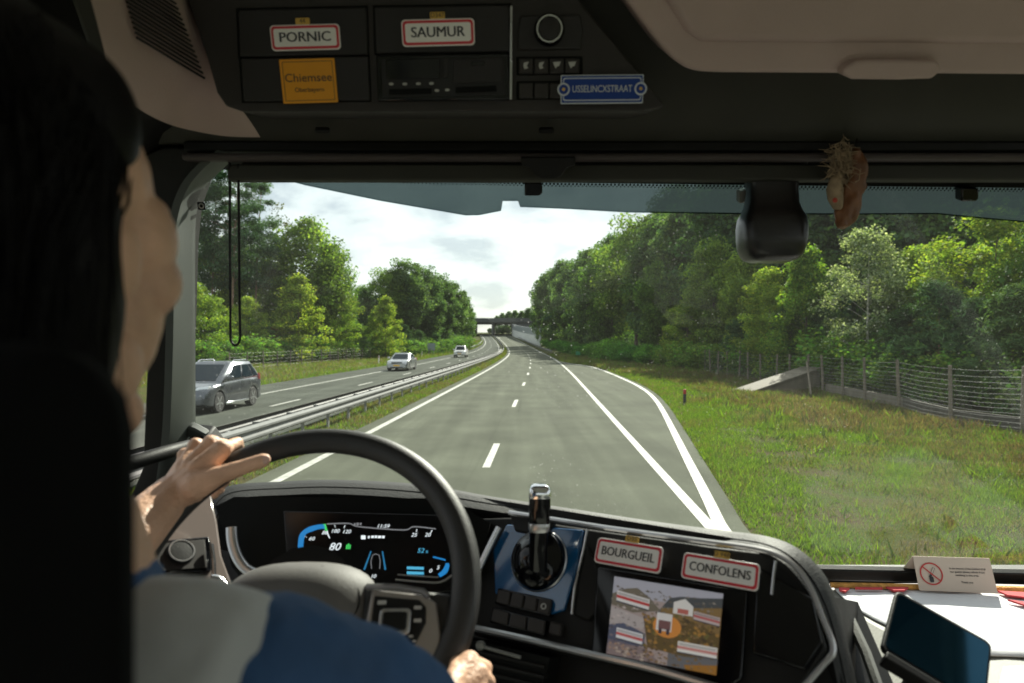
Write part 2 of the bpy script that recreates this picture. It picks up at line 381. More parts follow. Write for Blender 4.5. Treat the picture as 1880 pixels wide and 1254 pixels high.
# ground: one sheet
gs = [-900, -400, -200, -120, -80, -60, -48, -40, -35, -31, -28, -25, -22, -19, -17, -16, -15, -12, -9, -7.2, -6.6, -6, -5.4, -4.5, 0, 2, 3, 4, 5, 6, 7, 8, 9, 10, 11, 12, 13, 14, 15, 16, 18, 20, 24, 28, 34, 42, 55, 80, 120, 200, 400, 900]
gy = [-400, -150, -60, -30, -10, 0] + [float(v) for v in range(4, 92, 2)] + [float(v) for v in range(92, 422, 4)] + [460, 520, 600, 800, 1200, 2000, 3500]
def bumps(x, y):
    return 0.5 * math.sin(x * 0.9 + 1.3 * math.sin(y * 0.31)) * math.sin(y * 0.7 + 0.6 * math.sin(x * 0.53)) + 0.5 * math.sin(x * 2.1 + y * 1.3) * math.sin(y * 1.7 - x * 0.8)
def gz(s, y):
    base = zr(y)
    if left_edge(y) - 0.2 < s < -6.7 or -5.3 < s < edge_right(y) + 0.05: return base - 0.05
    d = min(abs(s - edge_right(y)) if s > 0 else 99, abs(s - left_edge(y)) if s < -10 else 99, 0.3 if -6.9 < s < -5.15 else 99)
    amp = min(1.0, d / 4.0) if d < 90 else 0.0
    return base - 0.025 + 0.10 * amp * bumps(s, y) + 0.05 * amp + max(0.0, abs(s) - 60) * 0.004
rows = [[RP(s, y, gz(s, y) - zr(y)) for s in gs] for y in gy]
M_ground = mat('grassy_earth', (0.115, 0.125, 0.038), 0.95, bump=0.8, bscale=9, spec=0.02)
nt = M_ground.node_tree; b = nt.nodes['Principled BSDF']; tc = nt.nodes['Texture Coordinate']
n1 = nt.nodes.new('ShaderNodeTexNoise'); n1.inputs['Scale'].default_value = 0.9; n1.inputs['Detail'].default_value = 8; n1.inputs['Roughness'].default_value = 0.68
r1 = nt.nodes.new('ShaderNodeValToRGB'); cr = r1.color_ramp
cr.elements[0].position = 0.34; cr.elements[0].color = (0.060, 0.045, 0.026, 1)
cr.elements[1].position = 0.68; cr.elements[1].color = (0.042, 0.062, 0.014, 1)
e = cr.elements.new(0.45); e.color = (0.065, 0.060, 0.027, 1)
e = cr.elements.new(0.55); e.color = (0.050, 0.068, 0.018, 1)
nt.links.new(tc.outputs['Object'], n1.inputs['Vector']); nt.links.new(n1.outputs['Fac'], r1.inputs['Fac']); nt.links.new(r1.outputs['Color'], b.inputs['Base Color'])
struct(MB().strips(rows).build('ground', M_ground, smooth=True, angle=80))

# ---------------------------------------------------------------- leaf / blade meshes (numpy)
def quads_mesh(name, cen, nrm, size, col, aspect=1.0, rng=None):
    """diamond leaves: centre, normal, size (N,), colour (N,3)"""
    n = len(cen)
    nrm = nrm / (np.linalg.norm(nrm, axis=1, keepdims=True) + 1e-9)
    t = rng.normal(size=(n, 3)); t -= nrm * (t * nrm).sum(1, keepdims=True); t /= np.linalg.norm(t, axis=1, keepdims=True) + 1e-9
    bt = np.cross(nrm, t)
    s = size[:, None]
    v = np.stack([cen - t * s * 0.5, cen + bt * s * 0.5 * aspect + nrm * s * 0.06, cen + t * s * 0.5, cen - bt * s * 0.5 * aspect + nrm * s * 0.06], 1).reshape(-1, 3)
    return poly_mesh(name, v, 4, col)
def poly_mesh(name, v, k, col):
    n = len(v) // k
    me = bpy.data.meshes.new(name)
    me.vertices.add(n * k); me.vertices.foreach_set('co', v.astype(np.float32).ravel())
    me.loops.add(n * k); me.loops.foreach_set('vertex_index', np.arange(n * k, dtype=np.int32))
    me.polygons.add(n); me.polygons.foreach_set('loop_start', np.arange(0, n * k, k, dtype=np.int32)); me.polygons.foreach_set('loop_total', np.full(n, k, dtype=np.int32))
    me.update(calc_edges=True)
    ca = me.attributes.new('Col', 'FLOAT_COLOR', 'POINT')
    c4 = np.ones((n * k, 4), np.float32); c4[:, :3] = np.repeat(col, k, axis=0)
    ca.data.foreach_set('color', c4.ravel())
    return me
def mixcol(rng, n, cols, w=None):
    cols = np.array(cols); i = rng.choice(len(cols), n, p=w); j = rng.choice(len(cols), n, p=w); t = rng.random((n, 1)) * 0.5
    return np.clip((cols[i] * (1 - t) + cols[j] * t) * (0.8 + 0.4 * rng.random((n, 1))), 0, 1)

M_leaf = attr_mat('leaves', 0.75, translucent=0.45, hue_var=0.02, spec=0.12)
M_needle = attr_mat('needles', 0.8, translucent=0.25, hue_var=0.015, spec=0.06)
M_blade = attr_mat('grass_blades', 0.55, translucent=0.4)
M_bark = mat('bark', (0.10, 0.075, 0.055), 0.9, var=0.35, scale=5, bump=1.0, bscale=14)
M_birch = mat('birch_bark', (0.42, 0.40, 0.36), 0.8, var=0.45, scale=7, bump=0.5, bscale=14)
M_pinebark = mat('pine_bark', (0.19, 0.115, 0.075), 0.9, var=0.35, scale=4, bump=1.0, bscale=12)

OAK = [(0.09, 0.1625, 0.0389), (0.125, 0.2168, 0.0439), (0.07, 0.1281, 0.0389), (0.185, 0.2561, 0.0517)]
DARK = [(0.0611, 0.1235, 0.0559), (0.0856, 0.1588, 0.0621), (0.049, 0.0942, 0.0498), (0.1224, 0.1941, 0.0621)]
LIME = [(0.189, 0.2849, 0.0375), (0.1417, 0.2389, 0.0375), (0.2835, 0.3307, 0.0522), (0.104, 0.1837, 0.0375)]
SILV = [(0.3094, 0.3551, 0.2264), (0.1547, 0.2052, 0.097), (0.4485, 0.4892, 0.3719), (0.1161, 0.1658, 0.0648)]
PINE = [(0.0555, 0.1096, 0.0519), (0.0793, 0.1476, 0.0735), (0.0396, 0.0843, 0.0432)]
YPIN = [(0.0619, 0.1318, 0.0506), (0.0956, 0.1647, 0.0562), (0.0394, 0.0878, 0.036)]
RUST = [(0.308, 0.07, 0.028), (0.224, 0.098, 0.028), (0.14, 0.126, 0.028), (0.336, 0.168, 0.028)]
FRESH = [(0.0972, 0.2651, 0.0381), (0.1271, 0.3005, 0.0381), (0.0749, 0.1945, 0.0346)]
PROTO_DATA = {}
def tree_data(key, h, rad, base, ncl, per, leaf, cols, clump=0.27, shape='round', trunk_r=0.22, bark=None, aspect=0.7, needle=False, seed=1, flat=0.72, wts=None, gap=0.25):
    rng = np.random.default_rng(seed)
    cs = []
    while len(cs) < ncl:
        u = rng.normal(size=3); u /= np.linalg.norm(u); r = (gap + (1 - gap) * rng.random()) ** 0.45
        z01 = 0.5 + 0.5 * u[2] * r
        if shape == 'cone': rr = (1 - z01) ** 0.75 * 1.15
        elif shape == 'pine': rr = 0.55 + 0.45 * math.sin(z01 * math.pi)
        elif shape == 'tall': rr = math.sin(min(1, z01 * 0.95 + 0.05) * math.pi) ** 0.55
        else: rr = 1.0
        if shape == 'round': p = np.array([u[0] * r * rad, u[1] * r * rad, base + (h - base) * z01])
        else:
            a = rng.random() * 2 * math.pi; q = math.sqrt(0.15 + 0.85 * rng.random()) * rr * rad
            z01 = rng.random() ** 0.9; 
            if shape == 'cone': rr = (1 - z01) ** 0.75 * 1.15
            elif shape == 'tall': rr = (max(0.02, math.sin(min(1, z01 * 0.94 + 0.05) * math.pi))) ** 0.6
            else: rr = 0.5 + 0.5 * math.sin(z01 * math.pi)
            q = math.sqrt(0.12 + 0.88 * rng.random()) * rr * rad
            p = np.array([math.cos(a) * q, math.sin(a) * q, base + (h - base) * z01])
        p[:2] += rng.normal(size=2) * rad * 0.06
        cs.append(p)
    cs = np.array(cs)
    crad = rad * clump * (0.6 + 0.8 * rng.random(ncl))
    idx = np.repeat(np.arange(ncl), per); n = len(idx)
    d = rng.normal(size=(n, 3)); d /= np.linalg.norm(d, axis=1, keepdims=True)
    rr = crad[idx] * (0.25 + 0.85 * rng.random(n) ** 0.6)
    d2 = d.copy(); d2[:, 2] *= flat
    cen = cs[idx] + d2 * rr[:, None]
    nrm = d * 0.6 + rng.normal(size=(n, 3)) * 0.7 + np.array([0, 0, 0.55])
    size = leaf * (0.6 + 0.8 * rng.random(n))
    clump_tone = (0.62 + 0.76 * rng.random((ncl, 1)))[idx]
    col = np.clip(mixcol(rng, n, cols, wts) * clump_tone, 0, 1)
    crown = quads_mesh('crown', cen, nrm, size, col, aspect, rng)
    crown.materials.append(M_needle if needle else M_leaf)
    # trunk with limbs
    mb = MB(); lean = rng.normal(size=2) * 0.02 * h
    top = base + (h - base) * (0.9 if shape != 'round' else 0.62)
    path = [Vector((lean[0] * t * t, lean[1] * t * t, top * t)) for t in np.linspace(0, 1, 7)]
    mb.tube(path, [trunk_r * (1.25 if i == 0 else 1) * (1 - 0.82 * i / 6) for i in range(7)], 8)
    for c in cs[rng.choice(ncl, min(ncl, 26), replace=False)]:
        t = max(0.12, min(0.97, (c[2] - 0.28 * math.hypot(c[0], c[1]) - 0.2 * rad) / top)); st = Vector((lean[0] * t * t, lean[1] * t * t, top * t))
        c = Vector(c); mid = st.lerp(c, 0.55) + Vector((0, 0, 0.08 * (c - st).length))
        r0 = trunk_r * 0.36 * (1 - 0.6 * t)
        mb.tube([st, mid, c], [r0, r0 * 0.6, r0 * 0.2], 5)
    me = bpy.data.meshes.new('trunk'); me.from_pydata(mb.v, [], mb.f); me.materials.append(bark or M_bark)
    PROTO_DATA[key] = (trunk_r, h, me, crown)

tree_data('oak1', 18, 5.2, 3.4, 170, 130, 0.36, OAK, seed=11, trunk_r=0.30)
tree_data('oak2', 18, 4.6, 2.4, 165, 130, 0.34, OAK + LIME[1:2], seed=12, trunk_r=0.27)
tree_data('dark1', 20, 5.0, 1.4, 230, 120, 0.40, DARK, seed=13, trunk_r=0.30, clump=0.24)
tree_data('dark2', 20, 4.4, 1.0, 230, 120, 0.38, DARK + OAK[:1], seed=14, shape='tall', trunk_r=0.26)
tree_data('pine', 22, 3.1, 9.5, 64, 230, 0.36, PINE, seed=15, shape='pine', needle=True, aspect=0.3, trunk_r=0.20, bark=M_pinebark, clump=0.36, flat=0.5)
tree_data('lime', 8, 2.3, 0.5, 120, 130, 0.16, LIME, seed=16, shape='cone', trunk_r=0.09, clump=0.24)
tree_data('lime2', 9, 2.7, 0.5, 150, 130, 0.16, LIME + OAK[1:2], seed=17, shape='tall', trunk_r=0.10, clump=0.22)
tree_data('silver', 9, 2.2, 0.8, 140, 110, 0.13, SILV, seed=18, shape='tall', trunk_r=0.09, bark=M_birch, clump=0.25)
tree_data('youngpine', 5, 1.7, 0.3, 70, 120, 0.27, YPIN, seed=19, shape='cone', needle=True, aspect=0.2, trunk_r=0.07, bark=M_pinebark, clump=0.24)
tree_data('bush', 2.6, 1.5, 0.1, 60, 75, 0.14, OAK + FRESH[:1], seed=20, trunk_r=0.04, clump=0.34)
tree_data('fresh', 2.4, 1.5, 0.1, 60, 75, 0.15, FRESH, seed=21, trunk_r=0.04, clump=0.34)
tree_data('rust', 4.5, 1.0, 0.6, 36, 60, 0.15, RUST, seed=22, shape='tall', trunk_r=0.05, clump=0.34)
tree_data('bare', 17, 1.8, 7.0, 34, 34, 0.20, [(0.09, 0.10, 0.05), (0.07, 0.08, 0.04)], seed=23, shape='tall', trunk_r=0.13, bark=M_birch, clump=0.30, gap=0.1)
N_TREE = [0]
ORD = ['first', 'second', 'third', 'fourth', 'fifth', 'sixth', 'seventh', 'eighth', 'ninth', 'tenth', 'eleventh', 'twelfth', 'thirteenth', 'fourteenth', 'fifteenth', 'sixteenth', 'seventeenth', 'eighteenth', 'nineteenth', 'twentieth']
def tree(key, px, y, top_py, name, label, cat='tree', wide=1.0, group=None, x=None, rot=None):
    """stands at distance y on the ray of pixel column px; as tall as pixel row top_py asks"""
    r, h0, tm, cm = PROTO_DATA[key]
    if x is None: x = (px - CX) / F * y
    s = x - 0.0463 * y + curve_left(y); z = zr(y) + gz(s, y) - zr(y)
    hgt = (H + (CY - top_py) / F * y) - z
    k = hgt / (h0 * 1.02)
    N_TREE[0] += 1
    root = thing(name, label, cat, (x, y, z - 0.05), group)
    root.rotation_euler = (0, 0, rot if rot is not None else rnd.random() * 6.28); root.scale = (k * wide, k * wide, k)
    for nm, me in (('trunk', tm), ('crown', cm)):
        o = bpy.data.objects.new(nm, me); COL.objects.link(o); o.parent = root
    return root

# ---- right-hand wood
G1 = 'tall broadleaf trees of the dark wood along the right verge'
L1 = '%s tall dark tree of the right-hand wood counted from its bridge end'
for i, (px, y, tp, k, w) in enumerate(((1002, 212, 506, 'dark2', 1.0), (1012, 192, 492, 'dark1', 0.95), (1033, 172, 480, 'dark2', 1.0), (1052, 152, 476, 'dark1', 0.9), (1078, 135, 462, 'dark2', 1.05),
                        (1100, 121, 448, 'dark1', 0.9), (1122, 110, 440, 'oak2', 0.95), (1128, 133, 425, 'dark1', 0.9), (1215, 90, 395, 'dark2', 1.1), (1262, 78, 372, 'dark1', 0.95), (1238, 104, 345, 'dark2', 1.0),
                        (1300, 82, 318, 'dark1', 1.0), (1345, 70, 300, 'dark2', 1.15), (1395, 64, 285, 'dark1', 1.0), (1460, 58, 290, 'dark2', 1.2), (1530, 54, 255, 'dark1', 1.0), (1610, 50, 240, 'dark2', 1.2), (1700, 47, 250, 'dark1', 1.0), (1800, 44, 250, 'dark2', 1.2), (1890, 41, 225, 'dark1', 1.1))):
    tree(k, px, y, tp, 'broadleaf_tree', L1 % ORD[i], wide=w, group=G1)
tree('oak1', 1168, 98, 392, 'oak_tree', 'tall oak with yellowish top rising highest beside the open sky on the right', wide=0.95)
tree('oak2', 1215, 76, 470, 'broadleaf_tree', 'mid green tree in front of the dark wood, right of the lay-by', wide=0.9)
tree('lime2', 1262, 60, 545, 'young_tree', 'light green young tree where the right fence begins', wide=1.2)
tree('oak2', 1312, 58, 430, 'broadleaf_tree', 'yellow green tree standing left of the hanging black camera housing', wide=0.8)
tree('oak2', 1372, 52, 452, 'broadleaf_tree', 'hazy green tree below the hanging black camera housing', wide=0.85)
tree('lime2', 1418, 42, 492, 'young_tree', 'young green tree right behind the fence near the ramp', wide=1.1)
tree('lime', 1478, 38, 452, 'young_tree', 'pointed fresh green young tree left of the silvery birch', wide=1.0)
tree('silver', 1592, 33, 418, 'silver_birch', 'silvery birch with glittering pale leaves above the concrete ramp', wide=1.05)
tree('lime2', 1690, 33, 452, 'young_tree', 'yellow green tree between the silvery birch and the lime green one', wide=1.0)
tree('lime2', 1815, 29, 385, 'young_tree', 'tall lime green tree at the right edge of the windscreen', wide=1.2)
tree('lime2', 1905, 26, 430, 'young_tree', 'light green tree cut by the right border of the picture', wide=1.0)
G2 = 'young pines behind the right fence'
for i, (px, y, tp) in enumerate(((1352, 48, 585), (1385, 46, 600), (1450, 40, 560), (1515, 37, 560), (1660, 30, 560), (1725, 27, 515), (1790, 25, 545), (1860, 23, 520), (1930, 22, 560))):
    tree('youngpine', px, y, tp, 'young_pine', '%s feathery young pine behind the right fence counted from the lay-by' % ORD[i], wide=1.15, group=G2)
tree('lime', 1345, 50, 592, 'shrub', 'small yellow leaved shrub standing out before dark pines left of the ramp', 'shrub', wide=0.9)
G3 = 'fresh green shrubs at the foot of the right-hand wood'
for i, (px, y, tp) in enumerate(((1002, 205, 622), (1012, 180, 622), (1022, 162, 624), (1036, 140, 626), (1052, 122, 628), (1072, 100, 632), (1094, 92, 628), (1118, 84, 622), (1142, 78, 628), (1168, 73, 634), (1195, 68, 632))):
    tree('fresh', px, y, tp, 'shrub', '%s fresh green shrub right of the green kilometre plate' % ORD[i], 'shrub', wide=1.3, group=G3)
G4 = 'green shrubs behind the wire fence on the right'
for i, (px, y, tp) in enumerate(((1235, 62, 632), (1272, 57, 622), (1300, 54, 626), (1410, 43, 612), (1480, 39, 610), (1560, 34, 600), (1620, 31, 622), (1690, 28, 632), (1770, 25.5, 630), (1850, 23.5, 640), (1935, 22, 640))):
    tree('bush', px, y, tp, 'shrub', '%s green shrub behind the right wire fence counted from its far end' % ORD[i], 'shrub', wide=1.4, group=G4)
# ---- left-hand wood
for px, y, tp, w, lb in ((425, 78, 285, 1.0, 'tall scots pine with bare trunk behind the hanging cord loop'), (468, 84, 325, 0.9, 'tall scots pine right of the hanging cord loop'), (388, 80, 330, 0.9, 'tall scots pine next to the windscreen pillar')):
    tree('pine', px, y, tp, 'scots_pine', lb, wide=w)
tree('oak1', 558, 90, 398, 'oak_tree', 'big bright green oak left of the sky gap', wide=1.0)
tree('oak2', 610, 94, 440, 'oak_tree', 'oak with ragged right outline beside the sky gap', wide=0.72)
tree('bare', 512, 92, 368, 'birch_tree', 'thin nearly bare birch sticking up above the left wood')
tree('oak2', 505, 88, 470, 'broadleaf_tree', 'green tree below the nearly bare birch', wide=0.9)
tree('oak1', 395, 84, 430, 'broadleaf_tree', 'dark green tree behind the pines next to the windscreen pillar', wide=0.9)
tree('dark1', 455, 95, 440, 'broadleaf_tree', 'dark tree between the scots pines and the oak', wide=0.9)
G5 = 'dark rounded trees of the left wood towards the bridge'
for i, (px, y, tp, k, w) in enumerate(((668, 132, 522, 'dark1', 0.95), (705, 140, 492, 'oak1', 0.95), (742, 142, 473, 'dark1', 1.0), (778, 150, 487, 'dark1', 0.95), (806, 162, 500, 'dark1', 1.0), (830, 178, 514, 'dark1', 0.95), (848, 196, 536, 'dark2', 1.0), (858, 222, 560, 'dark2', 1.0), (640, 120, 560, 'dark2', 1.0))):
    tree(k, px, y, tp, 'broadleaf_tree', ('%s dark rounded tree right of the sky gap, counted towards the bridge' % ORD[i] if i < 8 else 'low dark tree filling the foot of the sky gap'), wide=w, group=G5)
tree('lime', 548, 80, 505, 'young_tree', 'bright lime green young tree in front of the oak', wide=1.35)
tree('lime2', 520, 82, 560, 'young_tree', 'small green young tree left of the bright lime green one', wide=1.1)
tree('lime2', 622, 90, 532, 'young_tree', 'yellow green young tree below the sky gap', wide=1.25)
tree('lime', 708, 98, 545, 'young_tree', 'slim light green young tree before the dark rounded trees', wide=1.2)
tree('lime', 688, 100, 570, 'young_tree', 'smaller light green young tree beside the slim one', wide=1.1)
tree('lime2', 362, 66, 520, 'young_tree', 'lime green young tree at the windscreen pillar', wide=1.2)
tree('lime2', 452, 74, 545, 'young_tree', 'yellowing young tree right of the cord loop end', wide=1.1)
tree('lime', 410, 70, 565, 'young_tree', 'yellow green young tree left of the cord loop', wide=1.2)
tree('rust', 500, 80, 594, 'rowan_bush', 'small red leaved bush among the left young trees', 'shrub', wide=1.3)
tree('rust', 374, 64, 632, 'rowan_bush', 'reddish brown bush behind the left fence above the dark car', 'shrub', wide=0.8)
G6 = 'low dark pines behind the left fence'
for i, (px, y, tp) in enumerate(((385, 68, 580), (480, 76, 585), (575, 84, 590), (600, 88, 602), (655, 94, 600), (740, 108, 596), (770, 116, 606), (800, 128, 612))):
    tree('youngpine', px, y, tp, 'young_pine', '%s low dark pine behind the left fence counted from the windscreen pillar' % ORD[i], wide=1.3, group=G6)
G7 = 'low green shrubs behind the left fence'
for i, (px, y, tp) in enumerate(((352, 62, 620), (398, 66, 622), (430, 69, 612), (463, 72, 615), (497, 76, 618), (530, 79, 612), (560, 82, 616), (590, 86, 620), (618, 89, 618), (645, 93, 622), (672, 97, 618), (700, 101, 620), (728, 106, 618), (757, 112, 622), (783, 120, 622), (808, 132, 620), (832, 150, 618), (850, 170, 615))):
    tree('bush', px, y, tp, 'shrub', '%s low green shrub along the left fence counted from the windscreen pillar' % ORD[i], 'shrub', wide=1.6, group=G7)
# ---- pines on and beyond the bridge
for i, (px, y, tp) in enumerate(((912, 372, 580), (922, 380, 575), (934, 376, 572), (946, 372, 570), (958, 366, 571), (970, 360, 566), (982, 356, 572), (994, 350, 560), (1006, 345, 565), (965, 330, 585), (985, 322, 585))):
    tree('dark2', px, y, tp, 'distant_tree', '%s distant tree on the skyline beyond the bridge counted from the sky' % ORD[i], wide=1.1, group='distant trees beyond the bridge')

for i, (px, y, tp) in enumerate(((908, 366, 599), (916, 360, 598), (924, 364, 597), (932, 360, 598), (899, 372, 602))):  # trees added to block the sky and darken the bridge opening
    tree('dark1', px, y, tp, 'distant_tree', '%s added tree darkening the bridge opening counted from the middle pier' % ORD[i], wide=1.7, group='added trees darkening the bridge opening')
# mass of wood behind the trees one can tell apart
def wood_mass(name, label, seed, n, s0, s1, y0, y1, hmax, side):
    rng = np.random.default_rng(seed)
    ncl = n // 60
    y = y0 + (y1 - y0) * rng.random(ncl) ** 1.3; s = s0 + (s1 - s0) * rng.random(ncl); z = rng.random(ncl) ** 1.4 * hmax
    if side > 0: s = s - 5.0 * np.clip((y - 50) / 140, 0, 1)
    else: s = s + 9.0 * np.clip((y - 100) / 130, 0, 1)
    z *= np.clip(0.35 + np.abs(s - s0) / 16, 0.35, 1.0) if side > 0 else np.clip(0.3 + np.abs(s - s1) / 18, 0.3, 1.0)
    x = s + 0.0463 * y - np.maximum(0, y - 40) ** 2 / 4200
    zz = np.array([zr(q) for q in y]) + z
    cs = np.stack([x, y, zz], 1); idx = np.repeat(np.arange(ncl), 60); m = len(idx)
    d = rng.normal(size=(m, 3)); cen = cs[idx] + d * np.array([0.75, 0.75, 0.6])
    cen[:, 2] = np.maximum(cen[:, 2], np.array([zr(q) for q in cen[:, 1]]) + 0.05)
    size = 0.26 + 0.22 * rng.random(m)
    me = quads_mesh(name, cen, d + np.array([0, 0, 0.5]), size, mixcol(rng, m, DARK + OAK[:1]), 0.7, rng)
    me.materials.append(M_leaf)
    o = bpy.data.objects.new(name, me); COL.objects.link(o); tag(o, label, 'wood', kind='stuff')
wood_mass('woodland', 'dense dark undergrowth filling the wood on the right', 31, 90000, 18, 34, 18, 215, 15, 1)
wood_mass('woodland', 'dense dark undergrowth filling the wood on the left', 32, 70000, -52, -33, 55, 240, 10, -1)

# ---------------------------------------------------------------- grass
def grass(name, label, seed, patches):
    rng = np.random.default_rng(seed); V_, C_ = [], []
    for (s0f, s1f, y0, y1, dens, hh, cols, w) in patches:
        n = int(dens); y = y0 + (y1 - y0) * rng.random(n) 
        s0 = np.array([s0f(q) for q in y]); s1 = np.array([s1f(q) for q in y]); s = s0 + (s1 - s0) * rng.random(n)
        # clumpy
        nz = np.sin(s * 2.3 + np.sin(y * 1.1) * 2) * np.sin(y * 1.9 + np.cos(s) * 1.5) + 0.7 * np.sin(s * 5.7 + y * 2.1) * np.sin(y * 4.3 - s * 3.1) + 0.5 * np.sin(s * 0.8 - y * 0.45)
        keep = rng.random(n) < np.clip(0.60 + 0.36 * nz, 0.28, 1.0)
        s, y = s[keep], y[keep]; n = len(s)
        x = s + 0.0463 * y - np.maximum(0, y - 40) ** 2 / 4200
        z = np.array([gz(a, b_) for a, b_ in zip(s, y)])
        patch = 0.5 + 0.5 * np.sin(s * 0.9 + 2 * np.sin(y * 0.35)) * np.sin(y * 0.5 + np.sin(s * 0.7) * 2)
        h_ = hh * (0.5 + rng.random(n)) * (0.7 + 0.6 * patch); a = rng.random(n) * 6.283; wd = hh * 0.10 * (0.7 + rng.random(n))
        ln = rng.normal(size=(n, 2)) * h_[:, None] * 0.45
        b0 = np.stack([x - np.cos(a) * wd, y - np.sin(a) * wd, z - 0.01], 1); b1 = np.stack([x + np.cos(a) * wd, y + np.sin(a) * wd, z - 0.01], 1)
        tp = np.stack([x + ln[:, 0], y + ln[:, 1], z + h_], 1)
        V_.append(np.stack([b0, b1, tp], 1).reshape(-1, 3))
        c = mixcol(rng, n, cols[0], None); c2 = mixcol(rng, n, cols[1], None)
        pt2 = np.sin(s * 1.7 + 1.5 * np.sin(y * 0.8)) * np.sin(y * 1.05 + 1.2 * np.sin(s * 1.3)) + 0.6 * np.sin(s * 3.9 - y * 2.7)
        t = (rng.random(n) < w + (patch - 0.5) * 0.5 + 0.35 * pt2)[:, None]
        C_.append(np.where(t, c2, c))
    me = poly_mesh(name, np.concatenate(V_), 3, np.concatenate(C_)); me.materials.append(M_blade)
    o = bpy.data.objects.new(name, me); COL.objects.link(o); tag(o, label, 'grass', kind='stuff')
GREEN = [(0.1095, 0.193, 0.0186), (0.0809, 0.1436, 0.0186), (0.1618, 0.2379, 0.0254), (0.0571, 0.1077, 0.0169)]
STRAW = [(0.1573, 0.1329, 0.0648), (0.1148, 0.1007, 0.0468), (0.1913, 0.1651, 0.0864), (0.0893, 0.0845, 0.0324)]
EARTH = [(0.108, 0.0729, 0.0411), (0.1484, 0.1076, 0.0598), (0.0766, 0.0563, 0.0315)]
WEED = [(0.0375, 0.0638, 0.0188), (0.0525, 0.075, 0.0225), (0.075, 0.09, 0.0225)]
gr = lambda y: edge_right(y) + 0.02
c_ = lambda v: (lambda y: v)
grass('grass', 'short sunlit green grass on the right verge', 41, [
    (gr, c_(9.0), 4.5, 14, 140000, 0.042, (GREEN, STRAW), 0.26), (c_(6.0), c_(9.5), 8, 22, 75000, 0.056, (GREEN, STRAW), 0.36), (c_(8.2), c_(13.2), 9, 26, 75000, 0.085, (STRAW, EARTH), 0.5), (c_(7.5), c_(13.2), 10, 24, 16000, 0.11, (GREEN, WEED), 0.5), (gr, c_(13.2), 14, 28, 85000, 0.085, (GREEN, STRAW), 0.34), (c_(7.6), c_(13.0), 18, 50, 60000, 0.16, (STRAW, EARTH), 0.5), (lambda y: gr(y) + 1.5, c_(13.0), 16, 48, 5000, 0.24, (GREEN, WEED), 0.6), (lambda y: gr(y) + 1.0, c_(10.0), 6, 16, 2500, 0.12, (GREEN, WEED), 0.6),
    (gr, c_(14.0), 26, 55, 80000, 0.14, (GREEN, STRAW), 0.36), (gr, c_(12.5), 50, 125, 60000, 0.28, (GREEN, STRAW), 0.45), (gr, lambda y: gr(y) + 1.3, 6, 60, 45000, 0.085, (GREEN, GREEN), 0.4)])
grass('grass', 'narrow strip of dry grass under the guard rail', 42, [(c_(-6.85), c_(-5.2), 8, 60, 45000, 0.11, (GREEN, STRAW), 0.5), (c_(-6.85), c_(-5.2), 55, 190, 16000, 0.22, (GREEN, STRAW), 0.5)])
grass('grass', 'grass verge beyond the oncoming carriageway', 43, [(c_(-33), left_edge, 36, 100, 45000, 0.22, (GREEN, STRAW), 0.55), (lambda y: left_edge(y) - 1.4, left_edge, 36, 110, 14000, 0.16, (GREEN, GREEN), 0.4), (lambda y: left_edge(y) - 9, left_edge, 95, 260, 22000, 0.40, (GREEN, STRAW), 0.4)])

# ---------------------------------------------------------------- guard rails
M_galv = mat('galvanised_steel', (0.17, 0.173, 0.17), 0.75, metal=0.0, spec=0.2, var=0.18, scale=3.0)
M_galvd = mat('weathered_steel', (0.26, 0.26, 0.25), 0.55, metal=0.4, var=0.25, scale=5.0)
WB = [(0.0, 0.31), (0.02, 0.302), (0.075, 0.262), (0.075, 0.222), (0.018, 0.178), (0.018, 0.132), (0.075, 0.088), (0.075, 0.048), (0.02, 0.008), (0.0, 0.0)]
def beam(name, s, z, side, y0, y1, parent, sf=None):
    rows = []
    for y in [q for q in YS if y0 <= q <= y1]:
        ss = sf(y) if sf else s
        rows.append([RP(ss + side * w, y, z + h_) for w, h_ in WB])
    o = MB().strips(rows).build(name, M_galv, None, smooth=True, angle=50)
    sol = o.modifiers.new('solid', 'SOLIDIFY'); sol.thickness = 0.004
    adopt(parent, o)
    return o
rail = thing('guard_rail', 'double sided galvanised guard rail along the central reservation', 'guard rail', RP(-6.2, 12))
beam('rail_beam', -6.02, 0.40, 1, 6, 300, rail)
fb = beam('rail_beam', -6.52, 0.42, -1, 6, 300, rail); fb.data.materials[0] = mat('shaded_steel', (0.05, 0.05, 0.05), 0.6, metal=0.3, var=0.2)  # shade on the far beam painted in as darker steel
post_me = MB().box((0, 0, 0.34), (0.06, 0.10, 0.72)).build('rail_post', M_galvd)
adopt(rail, post_me); p0 = RP(-6.10, 7.0); post_me.location = p0
sp_me = MB().box((0, 0, 0.60), (0.46, 0.05, 0.09)).build('spacer', M_galv); adopt(rail, sp_me); sp_me.location = RP(-6.27, 7.0)
for k in range(1, 146):
    y = 7.0 + 2.0 * k
    o = post_me.copy(); COL.objects.link(o); o.location = RP(-6.10, y)
    if y < 110:
        o = sp_me.copy(); COL.objects.link(o); o.location = RP(-6.27, y)
def side_rail(label, sf, y0, y1):
    t = thing('guard_rail', label, 'guard rail', RP(sf(y0), y0))
    beam('rail_beam', 0, 0.40, 1 if sf(y0) < 0 else -1, y0, y1, t, sf)
    b0 = MB().box((0, 0, 0.34), (0.06, 0.10, 0.72)).build('rail_post', M_galvd); adopt(t, b0); b0.location = RP(sf(y0), y0)
    for k in range(1, int((y1 - y0) / 4)):
        o = b0.copy(); COL.objects.link(o); o.location = RP(sf(y0 + 4 * k), y0 + 4 * k)
side_rail('guard rail at the left edge of the oncoming road near the bridge', lambda y: left_edge(y) - 0.5, 165, 300)
